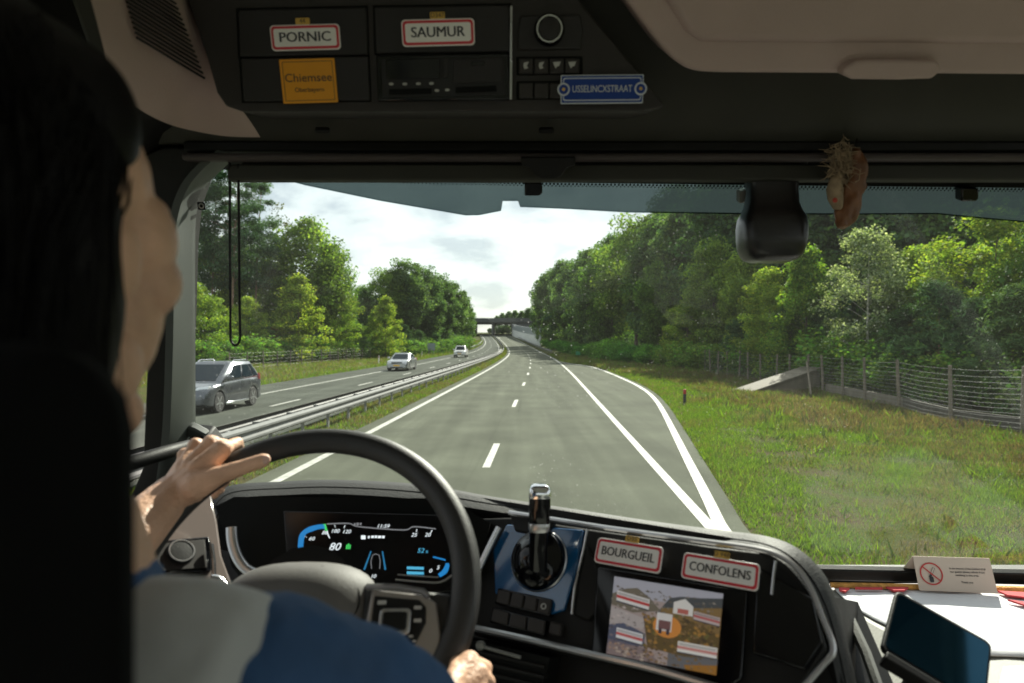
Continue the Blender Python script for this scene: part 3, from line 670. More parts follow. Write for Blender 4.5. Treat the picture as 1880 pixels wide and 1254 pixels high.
side_rail('guard rail on the right running towards the bridge past the pale wall', lambda y: 3.6, 129, 300)

# ---------------------------------------------------------------- fences
M_post = mat('fence_timber', (0.15, 0.125, 0.095), 0.85, var=0.3, scale=9, bump=0.6, bscale=40)
M_wire = mat('fence_wire', (0.20, 0.20, 0.195), 0.55, metal=0.7)
def fence(label, posts, hgt, r, wires, wr):
    t = thing('wire_fence', label, 'fence', posts[0])
    pm = MB().tube([Vector((0, 0, -0.1)), Vector((0.01, 0, hgt * 0.5)), Vector((0, 0, hgt))], [r * 1.05, r, r * 0.95], 8).build('fence_post', M_post); adopt(t, pm)
    for i, p in enumerate(posts):
        o = pm if i == 0 else pm.copy()
        if i: COL.objects.link(o)
        o.location = p; o.rotation_euler = (rnd.uniform(-0.03, 0.03), rnd.uniform(-0.04, 0.04), rnd.random() * 6)
    for wz in wires:
        path = []
        for i, p in enumerate(posts):
            path.append(p + Vector((-r, 0, wz)))
            if i < len(posts) - 1: path.append((p + posts[i + 1]) / 2 + Vector((-r, 0, wz - 0.02 - rnd.random() * 0.03)))
        adopt(t, MB().tube(path, wr, 4).build('wire', M_wire))
    return t
rp = []
for px in (2050, 1900, 1766, 1660, 1583, 1535, 1497, 1470, 1441, 1422, 1398, 1380, 1366, 1345, 1325, 1305, 1290, 1276, 1262, 1250, 1240):
    y = 12.55 / ((px - CX) / F - 0.0463); s = 12.55
    rp.append(RP(s + 0.35 * math.sin(y * 0.25), y, gz(s, y) - zr(y)))
rfence = fence('timber post and wire fence along the foot of the right-hand wood', rp, 1.78, 0.055, (0.20, 0.32, 0.44, 0.56, 0.68, 0.80, 0.92, 1.06, 1.20, 1.34, 1.50, 1.68), 0.0042)
lp = []
y = 52.0
while y < 130:
    lp.append(RP(-24.3 + 4.6 * smst(80, 130, y), y, 0)); y += 3.2
fence('timber post and wire fence before the young trees on the left', lp, 1.62, 0.05, (0.3, 0.6, 0.9, 1.2, 1.5), 0.0032)

# leaning prop post of the right fence
tag(MB().tube([Vector((rp[7].x - 0.9, rp[7].y - 2.4, 0.0)), Vector((rp[7].x - 0.08, rp[7].y - 0.1, 1.45))], 0.045, 8).build('prop_post', M_post), 'slanted timber prop leaning against a fence post beside the concrete ramp', 'post')

# concrete ramp and the low boards along the fence
M_conc = mat('concrete', (0.15, 0.128, 0.10), 0.85, var=0.22, scale=3.5, bump=0.5, bscale=30)
M_boardc = mat('weathered_boards', (0.065, 0.058, 0.048), 0.85, var=0.35, scale=4, bump=0.5, bscale=25)
ra, rb = P(1352, 722, 31.5), P(1489, 676, 33.2)
ramp = thing('wildlife_ramp', 'sloping concrete ramp leading up to the top of the fence', 'ramp', (ra.x, ra.y, 0))
dirv = Vector((rb.x - ra.x, rb.y - ra.y, 0)).normalized(); side = Vector((-dirv.y, dirv.x, 0))
def rpt(t, w, z): q = ra.lerp(rb, t); return Vector((q.x, q.y, 0)) + side * w + Vector((0, 0, z))
ztop = rb.z
f_ = [rpt(0, -0.55, -0.05), rpt(0.74, -0.75, ztop * 0.78), rpt(0.74, -0.75, -0.05)]
for w in (-0.55, 0.45):
    q = [rpt(0.02, w, -0.06), rpt(1, w, ztop - 0.06), rpt(1, w, -0.06)]
    adopt(ramp, MB().prism(q, [p + side * 0.12 for p in q]).build('side_wall', M_conc))
for t0, t1 in ((0.0, 0.735), (0.745, 1.02)):
    q = [rpt(t0, -0.65, ztop * t0 - 0.03), rpt(t1, -0.65, ztop * t1 - 0.03), rpt(t1, -0.65, ztop * t1 + 0.05), rpt(t0, -0.65, ztop * t0 + 0.05)]
    adopt(ramp, MB().prism(q, [p + side * 1.32 for p in q]).build('ramp_slab', M_conc, bevel=0.01))
bd = thing('retaining_boards', 'low dark board wall along the fence foot right of the ramp', 'wall', rp[6])
for i in range(1, 7):
    a, b_ = rp[i], rp[i - 1]; n_ = Vector((0.13, 0.03, 0))
    for j in range(2):
        z0, z1 = -0.25 + 0.36 * j, 0.09 + 0.36 * j
        q = [a + n_ + Vector((0, 0, z0)), b_ + n_ + Vector((0, 0, z0)), b_ + n_ + Vector((0, 0, z1)), a + n_ + Vector((0, 0, z1))]
        adopt(bd, MB().prism(q, [p + Vector((0.06, 0, 0)) for p in q]).build('board', M_boardc if j == 0 or i < 4 else M_conc))

# marker posts and road signs
M_black = mat('black_plastic_post', (0.02, 0.02, 0.02), 0.5, var=0.2)
M_redr = mat('red_reflector', (0.35, 0.02, 0.02), 0.3)
M_white = mat('white_post', (0.75, 0.75, 0.72), 0.5, var=0.1)
M_green = mat('green_plate', (0.02, 0.22, 0.10), 0.45)
M_signb = mat('grey_sign_back', (0.22, 0.26, 0.29), 0.45, metal=0.4, var=0.15)
q = P(1257, 742, 26.0); q.z = gz(7.9, 26.0)
mp = thing('marker_post', 'short black marker post with red top in the right grass', 'post', q)
adopt(mp, MB().tube([q - Vector((0, 0, 0.1)), q + Vector((0, 0, 0.42))], 0.06, 10).build('post', M_black), MB().tube([q + Vector((0, 0, 0.421)), q + Vector((0, 0, 0.60))], 0.062, 10).build('reflector', M_redr, bevel=0.008))
q = P(1061, 658, 96); q.z = zr(96)
mp = thing('kilometre_sign', 'small green plate on a post at the right verge far ahead', 'sign', q)
adopt(mp, MB().box(q + Vector((0, 0, 0.3)), (0.06, 0.06, 0.6)).build('post', M_black), MB().box(q + Vector((0, 0, 0.75)), (0.62, 0.05, 0.5)).build('plate', M_green, bevel=0.01))
q = P(792, 645, 112); q.z = zr(112)
mp = thing('road_sign', 'grey back of a road sign on the left verge', 'sign', q)
adopt(mp, MB().box(q + Vector((-0.4, 0, 0.7)), (0.07, 0.07, 1.5)).build('post', M_galvd), MB().box(q + Vector((0.4, 0, 0.7)), (0.07, 0.07, 1.5)).build('post', M_galvd), MB().box(q + Vector((0, -0.06, 1.55)), (1.25, 0.04, 1.2)).build('panel', M_signb, bevel=0.01))
for px, y, lb in ((711, 72, 'white marker post on the left verge behind the silver saloon'), (793, 101, 'white marker post below the grey sign on the left verge')):
    s = left_edge(y) - 1.6; q = RP(s, y)
    mp = thing('marker_post', lb, 'post', q)
    adopt(mp, MB().box(q + Vector((0, 0, 0.45)), (0.10, 0.06, 0.95)).build('post', M_white, bevel=0.01), MB().box(q + Vector((0, -0.035, 0.78)), (0.07, 0.012, 0.14)).build('reflector', M_redr))

# ---------------------------------------------------------------- bridge and pale wall
M_bridge = mat('bridge_concrete', (0.06, 0.064, 0.064), 0.85, var=0.2, scale=0.6, bump=0.3, bscale=4)
M_pale = mat('pale_wall', (0.55, 0.56, 0.54), 0.7, var=0.15, scale=0.8)
M_panel = mat('grey_panel', (0.22, 0.25, 0.26), 0.4, var=0.15, scale=0.7)
yb = 312.0; zb = zr(yb)
br = thing('wildlife_bridge', 'wide concrete bridge crossing both carriageways in the distance', 'bridge', (0, yb, zb))
xl, xm, xr = -17.8, -9.1, -0.3
def bx(name, x0, x1, y0, y1, z0, z1, m): adopt(br, MB().box(((x0 + x1) / 2, (y0 + y1) / 2, (z0 + z1) / 2), (x1 - x0, y1 - y0, z1 - z0)).build(name, m))
bx('deck', -70, 60, yb, yb + 34, zb + 6.0, zb + 7.6, M_bridge)
bx('parapet', -70, 60, yb - 0.3, yb, zb + 6.3, zb + 8.2, M_bridge)
bx('abutment', -70, xl, yb + 0.5, yb + 33, zb - 1, zb + 6.0, M_bridge)
bx('abutment', xr, 60, yb + 0.5, yb + 33, zb - 1, zb + 6.0, M_bridge)
bx('pier', xm - 0.4, xm + 0.4, yb + 0.6, yb + 33, zb - 1, zb + 6.0, M_bridge)
for k in range(6): bx('pier_panel', xm - 0.45, xm - 0.4, yb + 1 + 5 * k, yb + 5 + 5 * k, zb + 0.3, zb + 5.4, M_panel)
wl_ = thing('noise_barrier', 'pale sunlit wall with grey upper panels beside the road before the bridge', 'wall', RP(5, 200))
ybs = [206 + 7.5 * k for k in range(15)]
def sw(y): return 5.6 - 2.4 * smst(206, 308, y)
for a, b_ in zip(ybs[:-1], ybs[1:]):
    for nm, z0, z1, m in (('wall_panel', 0.0, 3.0, M_pale), ('upper_panel', 3.0, 5.4, M_panel)):
        q = [RP(sw(a), a, z0), RP(sw(b_) - 0.0, b_ - 0.12, z0), RP(sw(b_), b_ - 0.12, z1), RP(sw(a), a, z1)]
        adopt(wl_, MB().prism(q, [p + Vector((0.3, 0, 0)) for p in q]).build(nm, m))

# ================================================================ CARS ON THE ONCOMING ROAD
M_tyre = mat('tyre_rubber', (0.018, 0.018, 0.018), 0.8)
M_rim = mat('alloy_rim', (0.55, 0.56, 0.58), 0.3, metal=0.9)
M_cglass = mat('car_glass', (0.010, 0.018, 0.026), 0.12, spec=0.12, coat=0.0)
M_trim = mat('black_trim', (0.015, 0.015, 0.016), 0.45)
M_lamp = mat('headlamp', (0.75, 0.78, 0.8), 0.12, metal=0.3, coat=1.0)
M_tail = mat('tail_lamp', (0.45, 0.03, 0.02), 0.2, coat=0.8)
M_plate = mat('yellow_plate', (0.75, 0.42, 0.03), 0.5)
M_chrome = mat('chrome', (0.75, 0.76, 0.78), 0.12, metal=1.0)

def paint(name, col, metal=0.5): return mat(name, col, 0.28, metal=metal, coat=0.8, var=0.05, scale=2)

def car(name, label, s, y, d, body_m, spec):
    """x runs forward, y to the car's left; origin on the road under the middle of the car"""
    root = thing(name, label, spec['cat'], (0, 0, 0))
    L, W, wb, wr = d['L'], d['W'], d['wb'], d['wr']
    hw = W / 2; zc = d['clear']; xa = [wb / 2 + d.get('ax', 0.05), -wb / 2 + d.get('ax', 0.05)]
    up = d['upper']                       # (x, top height of lower body)
    xs = sorted(set(list(np.linspace(-L / 2, L / 2, 57)) + [u[0] for u in up]))
    rows = []
    for x in xs:
        zt = float(np.interp(x, [u[0] for u in up], [u[1] for u in up]))
        zb = zc
        for a in xa:
            r = wr * 1.14
            if abs(x - a) < r: zb = max(zb, wr + math.sqrt(r * r - (x - a) ** 2) * 0.98)
        e = min(1.0, (L / 2 - abs(x)) / 0.55); tw = hw * (0.80 + 0.20 * math.sqrt(max(0, 1 - (1 - e) ** 2)))
        if abs(x) > L / 2 - 0.35: zb += 0.10 * (abs(x) - L / 2 + 0.35) / 0.35
        zb = min(zb, zt - 0.12)
        sh = zt - 0.13 * min(1, (zt - zb) / 0.4)
        half = [(0.0, zb), (tw * 0.93, zb), (tw * 0.995, zb + 0.06 * min(1, zt - zb)), (tw, (zb + sh) / 2), (tw * 0.985, sh), (tw * 0.93, zt - 0.03), (tw * 0.74, zt + 0.012), (0.0, zt + 0.03)]
        rows.append([Vector((x, p, q)) for p, q in half] + [Vector((x, -p, q)) for p, q in half[-2:0:-1]])
    MB().strips(rows, close_u=True, caps=True).build('body', body_m, root, smooth=True, angle=38)
    # roof cabin
    g = d['cab']                          # base front x, base rear x, top front x, top rear x, base z, roof z
    bf, br_, tf, tr_, z0, z1 = g; hb, ht = hw * 0.93, hw * 0.74
    def ring(t, inset=0.0):
        z = z0 + (z1 - z0) * t; a = bf + (tf - bf) * t; c = br_ + (tr_ - br_) * t; w = hb + (ht - hb) * max(0.0, t) ** 1.3
        return [Vector((a - inset, w * 0.80, z)), Vector((a - 0.16 - inset, w - inset, z)), Vector((c + 0.14, w, z)), Vector((c, w * 0.82, z)), Vector((c, -w * 0.82, z)), Vector((c + 0.14, -w, z)), Vector((a - 0.16 - inset, -w + inset, z)), Vector((a - inset, -w * 0.80, z))]
    top = ring(1.0); tq = [Vector((p.x * 0.93 + 0.07 * (tf + tr_) / 2, p.y * 0.9, z1 + 0.045)) for p in top]
    MB().strips([ring(-0.12), ring(0.0), ring(0.5), ring(0.92), top, tq], close_u=True, caps=True).build('roof', d.get('roof_m', body_m), root, smooth=True, angle=55)
    def pane(name, a, b_, t0, t1, off, u0=0.0, u1=1.0):
        r0, r1 = ring(t0), ring(t1); m0, m1 = ring((t0 + t1) / 2), None
        p = [r0[a].lerp(r0[b_], u0), r0[a].lerp(r0[b_], u1), r1[a].lerp(r1[b_], u1), r1[a].lerp(r1[b_], u0)]
        mid = (ring((t0 + t1) / 2)[a].lerp(ring((t0 + t1) / 2)[b_], u0), ring((t0 + t1) / 2)[a].lerp(ring((t0 + t1) / 2)[b_], u1))
        n = Vector(off)
        q = [p[0], p[1], mid[1], p[2], p[3], mid[0]]
        MB().prism([v + n for v in q], [v - n * 0.3 for v in q]).build(name, M_cglass, root)
    pane('windscreen', 7, 0, 0.06, 0.90, (0.014, 0, 0.008), 0.01, 0.99)
    nside = spec.get('side', ((0.10, 0.46), (0.50, 0.80), (0.84, 0.97)))
    for u0, u1 in nside:
        pane('side_window', 1, 2, 0.14, 0.86, (0, 0.012, 0.0), u0, u1)
        pane('side_window', 6, 5, 0.14, 0.86, (0, -0.012, 0.0), u0, u1)
    pane('rear_window', 3, 4, 0.2, 0.85, (-0.012, 0, 0.005), 0.05, 0.95)
    # wheels
    for a in xa:
        for sd in (1, -1):
            m = Matrix.Translation((a, sd * (hw - 0.12), wr)) @ Matrix.Rotation(math.radians(-90 * sd), 4, 'X')
            t = MB().lathe([(wr * 0.62, -0.11), (wr * 0.93, -0.11), (wr, -0.08), (wr, 0.08), (wr * 0.93, 0.115), (wr * 0.70, 0.115)], m, 28).build('wheel', M_tyre, root, smooth=True)
            MB().lathe([(wr * 0.70, 0.09), (wr * 0.70, 0.117), (wr * 0.62, 0.10), (wr * 0.10, 0.085)], m, 28).build('rim', M_trim, t)
            for k in range(5):
                an = 2 * math.pi * k / 5
                MB().box((0, 0, 0), (wr * 0.15, wr * 0.60, 0.03)).build('spoke', M_rim, t).matrix_local = m @ Matrix.Rotation(an, 4, 'Z') @ Matrix.Translation((0, wr * 0.37, 0.102))
    # face
    xf = L / 2
    for sd in (1, -1):
        hl = d['lamp']
        q = [Vector((xf - 0.10, sd * hw * 0.50, hl)), Vector((xf - 0.30, sd * hw * 0.90, hl + 0.02)), Vector((xf - 0.36, sd * hw * 0.92, hl + 0.13)), Vector((xf - 0.16, sd * hw * 0.58, hl + 0.10))]
        MB().prism([v + Vector((0.06, sd * 0.012, 0.01)) for v in q], [v - Vector((0.1, 0, 0)) for v in q]).build('headlamp', M_lamp, root, bevel=0.01)
        q = [Vector((-L / 2 + 0.10, sd * hw * 0.86, d['tail'])), Vector((-L / 2 + 0.42, sd * hw * 0.985, d['tail'])), Vector((-L / 2 + 0.34, sd * hw * 0.96, d['tail'] + 0.20)), Vector((-L / 2 + 0.16, sd * hw * 0.84, d['tail'] + 0.22))]
        MB().prism([v + Vector((-0.012, sd * 0.03, 0)) for v in q], [v - Vector((0, sd * 0.06, 0)) for v in q]).build('tail_lamp', M_tail, root)
        mz = g[4] + 0.06; mx = bf - 0.42
        MB().box((mx, sd * (hw + 0.10), mz + 0.05), (0.12, 0.22, 0.15)).build('mirror', body_m, root, bevel=0.035, seg=3)
    MB().box((xf - 0.035, 0, d['lamp'] - 0.0), (0.07, hw * 0.98, 0.20)).build('grille', M_trim, root, bevel=0.03, seg=3)
    MB().box((xf - 0.005, 0, d['lamp'] + 0.08), (0.035, hw * 0.9, 0.025)).build('grille_bar', M_chrome, root, bevel=0.008)
    MB().box((xf - 0.05, 0, zc + 0.12), (0.10, hw * 1.25, 0.12)).build('lower_grille', M_trim, root, bevel=0.03)
    MB().box((xf + 0.012, 0, zc + 0.27), (0.02, 0.52, 0.115)).build('number_plate', M_plate, root, bevel=0.004)
    for sd in (1, -1):
        MB().box((0, sd * (hw - 0.01), zc + 0.035), (wb - 2.35 * wr, 0.05, 0.09)).build('sill', spec.get('sill', M_trim), root, bevel=0.015)
    if spec.get('rails'):
        for sd in (1, -1):
            MB().tube([Vector((tf - 0.25, sd * ht * 0.93, z1 + 0.02)), Vector((tf - 0.4, sd * ht * 0.93, z1 + 0.09)), Vector((tr_ + 0.3, sd * ht * 0.93, z1 + 0.09)), Vector((tr_ + 0.15, sd * ht * 0.93, z1 + 0.02))], 0.016, 6).build('roof_rail', M_chrome, root)
    if spec.get('bed'):
        b0, b1, zt = -L / 2 + 0.12, br_ - 0.08, d['upper'][0][1] + 0.05
        MB().box(((b0 + b1) / 2, 0, zt - 0.01), (b1 - b0, W * 0.78, 0.06)).build('bed_cover', M_trim, root, bevel=0.02)
    dirv = (RP(s, y - 3) - RP(s, y + 3)).normalized()
    root.rotation_euler = (0, 0, math.atan2(dirv.y, dirv.x)); root.location = RP(s, y, 0.0)
    return root

car('suv_car', 'dark grey sport utility car close to the windscreen pillar', -12.0, 24.35, dict(L=4.55, W=1.86, wb=2.66, wr=0.36, clear=0.24, ax=0.02, lamp=0.80, tail=0.98,
    upper=[(-2.28, 0.98), (-2.1, 1.09), (-0.9, 1.09), (0.8, 1.04), (1.5, 0.99), (2.0, 0.90), (2.2, 0.80), (2.275, 0.70)], cab=(1.22, -2.18, 0.10, -1.60, 1.05, 1.67)), paint('graphite_paint', (0.10, 0.108, 0.125), 0.7), dict(cat='car', rails=True, sill=M_chrome))
car('saloon_car', 'silver saloon car following behind the dark grey one', -12.0, 57.5, dict(L=4.7, W=1.82, wb=2.84, wr=0.33, clear=0.19, lamp=0.66, tail=0.80,
    upper=[(-2.35, 0.88), (-2.1, 0.98), (-1.4, 0.98), (0.9, 0.94), (1.6, 0.90), (2.1, 0.82), (2.35, 0.64)], cab=(1.10, -1.75, 0.22, -0.95, 0.95, 1.41)), paint('silver_paint', (0.42, 0.43, 0.45), 0.7), dict(cat='car', side=((0.10, 0.50), (0.54, 0.93))))
car('pickup_truck', 'white pickup truck farthest away on the oncoming road', -11.75, 104, dict(L=5.2, W=1.88, wb=3.2, wr=0.38, clear=0.34, lamp=0.86, tail=0.95,
    upper=[(-2.6, 1.10), (-1.0, 1.12), (1.1, 1.10), (1.7, 1.06), (2.3, 1.0), (2.6, 0.84)], cab=(1.30, -0.85, 0.50, -0.55, 1.10, 1.76)), paint('white_paint', (0.72, 0.72, 0.72), 0.0), dict(cat='pickup truck', bed=True, side=((0.12, 0.52), (0.56, 0.93))))

# ================================================================ THE COACH CABIN
M_blackp = mat('black_soft_plastic', (0.009, 0.0085, 0.008), 0.55, spec=0.22, var=0.15, scale=20, bump=0.12, bscale=420)
M_blackl = mat('black_dash_skin', (0.013, 0.013, 0.013), 0.6, spec=0.3, var=0.12, scale=15, bump=0.25, bscale=300)
M_char = mat('charcoal_plastic', (0.034, 0.030, 0.0285), 0.5, spec=0.25, var=0.1, scale=12, bump=0.1, bscale=350)
M_brown = mat('dark_brown_trim', (0.055, 0.044, 0.042), 0.55, spec=0.3, var=0.1, scale=10)
M_olive = mat('dark_olive_trim', (0.042, 0.041, 0.034), 0.65, spec=0.2, var=0.1, scale=10)
M_beige = mat('beige_lining', (0.44, 0.33, 0.30), 0.75, var=0.05, scale=6, bump=0.12, bscale=260)
M_gloss = mat('piano_black', (0.004, 0.004, 0.005), 0.08, spec=0.35, coat=0.0)
M_blue = mat('blue_gloss_panel', (0.006, 0.085, 0.23), 0.14, coat=0.7)
M_satin = mat('satin_silver', (0.50, 0.50, 0.51), 0.28, metal=0.85, var=0.05)
M_greyp = mat('grey_trim', (0.19, 0.19, 0.175), 0.5, var=0.06, scale=9, bump=0.08, bscale=260)
M_lgrey = mat('light_grey_trim', (0.42, 0.43, 0.40), 0.5, var=0.05, scale=6)
M_seal = mat('pillar_edge_trim', (0.045, 0.052, 0.047), 0.55, var=0.06, scale=7)
M_taupe = mat('taupe_gloss_panel', (0.20, 0.165, 0.15), 0.12, coat=0.6)
M_frit = mat('black_frit', (0.006, 0.0065, 0.006), 0.6, spec=0.1)
M_gl = glass_mat('windscreen_glass', (0.93, 0.965, 0.945), 1.0, dirt=0.16)
M_glside = glass_mat('side_glass', (0.88, 0.90, 0.89), 1.0)
M_strip = glass_mat('tinted_film', (0.045, 0.060, 0.062), 0.4, milk=((0.24, 0.34, 0.37), 0.05))

# ---- shell; unseen rear window and pale ceiling put in to brighten the cabin
XL, XR, ZT, ZF, YB = -0.98, 1.72, 0.86, -1.5, -4.5
cab = thing('coach_cabin', 'dark front cabin of the coach with beige overhead lining', 'coach cabin', (0.3, 0, H + ZF))
def cbox(name, x0, x1, y0, y1, z0, z1, m, bevel=0.0):
    o = MB().box(((x0 + x1) / 2, (y0 + y1) / 2, H + (z0 + z1) / 2), (x1 - x0, y1 - y0, z1 - z0)).build(name, m, bevel=bevel); adopt(cab, o); return o
M_ceil = mat('ceiling_cloth', (0.72, 0.69, 0.68), 0.85, var=0.03)
cbox('ceiling', XL - 0.1, XR + 0.1, YB, 1.36, ZT, ZT + 0.08, M_ceil)
cbox('cabin_floor', XL - 0.1, XR + 0.1, YB, 2.1, ZF - 0.08, ZF, M_lgrey)
cbox('rear_wall', XL - 0.1, XR + 0.1, YB - 0.1, YB, ZF, -0.5, M_lgrey); cbox('rear_wall', XL - 0.1, XR + 0.1, YB - 0.1, YB, 0.6, ZT, M_lgrey); cbox('rear_window', XL - 0.1, XR + 0.1, YB - 0.05, YB - 0.042, -0.5, 0.6, M_glside)
cbox('front_panel', XL - 0.1, XR + 0.1, 2.0, 2.1, ZF, -0.70, M_blackp)
for x0, x1 in ((XL - 0.1, XL), (XR, XR + 0.1)):
    cbox('side_wall', x0, x1, YB, 1.45 if x0 < 0 else 1.9, ZF, -0.62, M_lgrey)
    cbox('side_wall', x0, x1, YB, 1.38, 0.62, ZT, M_beige)
    for y0 in (-4.5, -2.9, -1.3):
        cbox('window_post', x0, x1, y0, y0 + 0.22, -0.62, 0.62, M_lgrey)
    for y0, y1 in ((-4.28, -2.9), (-2.68, -1.3), (-1.08, 1.3)):
        cbox('side_window', (x0 + x1) / 2 - 0.004, (x0 + x1) / 2 + 0.004, y0, y1, -0.62, 0.62, M_glside)
cbox('side_wall', XL - 0.1, XL, 1.45, 2.0, ZF, -0.45, M_lgrey)
# front header above the windscreen (closes the roof towards the glass)
q = [(1.28, ZT + 0.07), (1.52, ZT + 0.07), (1.60, 0.44), (1.56, 0.40), (1.40, 0.48), (1.30, 0.52)]
o = MB().prism([Vector((XL - 0.1, y, H + z)) for y, z in q], [Vector((XR + 0.1, y, H + z)) for y, z in q]).build('front_header', M_blackp); adopt(cab, o)

# pillar at the left of the windscreen
WP = Plane(P(940, 320, 1.50), P(1500, 320, 1.50), P(940, 1050, 1.95))
outer = smooth_path([(300, 890), (312, 790), (318, 620), (320, 470), (326, 400), (345, 345), (378, 305), (414, 279)], 5)
inner = smooth_path([(352, 890), (350, 790), (349, 620), (348, 470), (350, 400), (360, 357), (388, 325), (418, 297)], 5)
rows = []
for a, b_ in zip(outer, inner):
    p0, p1 = WP.hit(a[0], a[1], 0.10), WP.hit(b_[0], b_[1], 0.012)
    m_ = p0.lerp(p1, 0.5) + WP.n * 0.012
    rows.append([WP.hit(a[0] - 14, a[1] - 4, 0.10), p0, m_, p1, p1 - WP.n * 0.03])
o = MB().strips(rows).build('pillar_edge', M_seal, smooth=True, angle=70); adopt(cab, o)
op = [(205, 1000), (262, 860), (272, 620), (275, 430), (272, 330), (262, 285), (300, 270), (420, 276), (414, 282), (376, 308), (343, 347), (324, 402), (318, 470), (316, 620), (310, 790), (302, 900)]
o = pxprism(WP, op, 0.085, -0.05).build('pillar', M_blackp, bevel=0.006); adopt(cab, o)
o = pxprism(WP, [(318, 798), (345, 784), (356, 788), (380, 801), (332, 805)], 0.03, 0.0).build('pillar_foot', M_seal, bevel=0.006); adopt(cab, o)
o = pxprism(WP, [(300, 808), (352, 800), (378, 803), (402, 835), (410, 1000), (280, 1000)], 0.012, -0.05).build('sill_panel', M_blackp, bevel=0.005); adopt(cab, o)

# curved beige side lining with slotted speaker grille
lowc = smooth_path([(205, 150, 1.08), (250, 196, 1.17), (300, 224, 1.22), (350, 239, 1.265), (415, 250, 1.295), (478, 252, 1.32)], 6)
upc = smooth_path([(150, -60, 0.85), (215, -60, 0.95), (268, -60, 1.05), (318, -60, 1.12), (345, 0, 1.18), (400, 150, 1.22)], 6)
rgc = smooth_path([(300, -60, 1.06), (352, 0, 1.20), (382, 105, 1.24), (408, 190, 1.28), (440, 232, 1.36), (478, 251, 1.44)], 6)
n_ = len(lowc)
M_ = 10
def lining(i, j):
    """i along the lower edge, j upwards"""
    lo = P(*lowc[i]); hi = P(*rgc[i]) if False else P(*upc[i]); t = j / M_
    q = lo.lerp(hi, t); out = Vector((0.5, -0.75, -0.4)).normalized()
    return q + out * 0.05 * math.sin(t * math.pi * 0.9)
rows = [[lining(i, j) for j in range(M_ + 1)] for i in range(n_)]
side_l = MB().strips(rows).build('side_lining', M_beige, smooth=True, angle=80); adopt(cab, side_l)
SG = Plane(P(250, 20, 1.00), P(340, 20, 1.14), P(330, 150, 1.22))
M_slot = mat('slot_black', (0.012, 0.011, 0.01), 0.8)
for k in range(-9, 6):
    a = (238 + 2.7 * k, 22 + 9.4 * k); b_ = (357 + 3.8 * k, 95 + 9.8 * k)
    st = []
    for t in (0, 0.33, 0.66, 1.0):
        px, py = a[0] + (b_[0] - a[0]) * t, a[1] + (b_[1] - a[1]) * t
        # nearest lining point on that ray
        best = None
        for i in range(n_ - 1):
            for j in range(M_):
                w = lining(i, j); e2 = (CX + F * w.x / w.y - px) ** 2 + (CY - F * (w.z - H) / w.y - py) ** 2
                if best is None or e2 < best[0]: best = (e2, w.y)
        st.append(P(px, py, best[1] - 0.012))
    MB().tube(st, 0.0019, 6).build('slot', M_slot, side_l)

# dark cavity above / behind lining
o = MB().strips([[P(100, 140, 1.14), P(100, 300, 1.30)], [P(250, 200, 1.25), P(250, 300, 1.42)], [P(350, 243, 1.40), P(350, 290, 1.52)], [P(480, 255, 1.46), P(480, 275, 1.52)]]).build('corner_trim', M_blackp, smooth=True); adopt(cab, o)

# beige overhead locker on the right
LK = Plane(P(1200, 0, 1.10), P(1800, 0, 1.10), P(1200, 135, 1.16))
lk = smooth_path([(1130, -90), (1140, -20), (1172, 30), (1213, 84), (1240, 112), (1275, 130), (1330, 134)], 4)
lkp = [(p[0], p[1]) for p in lk] + [(1700, 136), (2250, 140), (2250, -90)]
locker = pxprism(LK, lkp, 0.0, -0.16).build('overhead_locker', M_beige, bevel=0.02, seg=4); adopt(cab, locker)
lkp2 = [(1190, -90), (1210, -20), (1262, 60), (1290, 78), (2250, 84), (2250, -90)]
o = pxprism(LK, lkp2, 0.012, -0.05).build('locker_face', M_beige, bevel=0.014, seg=4); adopt(cab, o)
hd = [(1546, 136), (1552, 124), (1572, 113), (1590, 111), (1718, 112), (1727, 118), (1727, 132), (1712, 145), (1650, 147), (1565, 146)]
o = pxprism(LK, hd, 0.024, -0.03).build('locker_handle', M_beige, bevel=0.008, seg=3); adopt(cab, o)
# recessed dark wall round the locker and the underside down to the blind
q = [(1.02, 0.88), (1.30, 0.50), (1.34, 0.442), (1.40, 0.41), (1.42, 0.415), (1.42, 0.88)]
o = MB().prism([Vector((-0.80, y, H + z)) for y, z in q], [Vector((XR, y, H + z)) for y, z in q]).build('header_lining', M_olive, bevel=0.012, seg=3); adopt(cab, o)
for px in (592, 1003):
    m_, w_ = Plane(P(px, 238, 1.325), P(px + 50, 238, 1.325), P(px, 250, 1.345)).frame((px - 22, 239), (px + 22, 239))
    o = plate('screw_cap', m_, 0.030, 0.012, 0.005, -0.004, 0.005, M_blackp, None, bevel=0.002); adopt(cab, o)
# grab bar by the left window
o = MB().tube([P(150, 880, 1.35), P(235, 852, 1.42), P(300, 832, 1.5), P(345, 818, 1.6), P(352, 826, 1.66)], [0.016, 0.016, 0.016, 0.014, 0.012], 10).build('grab_bar', M_blackp, smooth=True); adopt(cab, o)

# ---- windscreen
ws = thing('windscreen', 'large coach windscreen with blue grey tinted band along its top', 'windscreen', (0.3, 1.9, H - 0.68))
gp = [(300, 1062), (300, 262), (2350, 262), (2350, 1062)]
o = pxprism(WP, gp, 0.0, -0.006).build('glass', M_gl); adopt(ws, o)
tt = [(300, 300), (445, 308), (520, 318), (620, 326), (800, 331), (1000, 335), (1400, 340), (1880, 345), (2350, 350)]
bb = [(300, 303), (445, 311), (500, 322), (560, 338), (700, 367), (800, 384), (855, 393.5), (880, 393), (915, 386), (920, 385), (923, 367), (951, 367), (955, 378), (1050, 382), (1150, 388), (1350, 391), (1560, 392), (1720, 391), (1790, 398), (1880, 406), (2350, 440)]
xs_ = sorted(set([p[0] for p in tt + bb] + list(range(445, 2350, 40))))
fi = lambda L_, x: float(np.interp(x, [p[0] for p in L_], [p[1] for p in L_]))
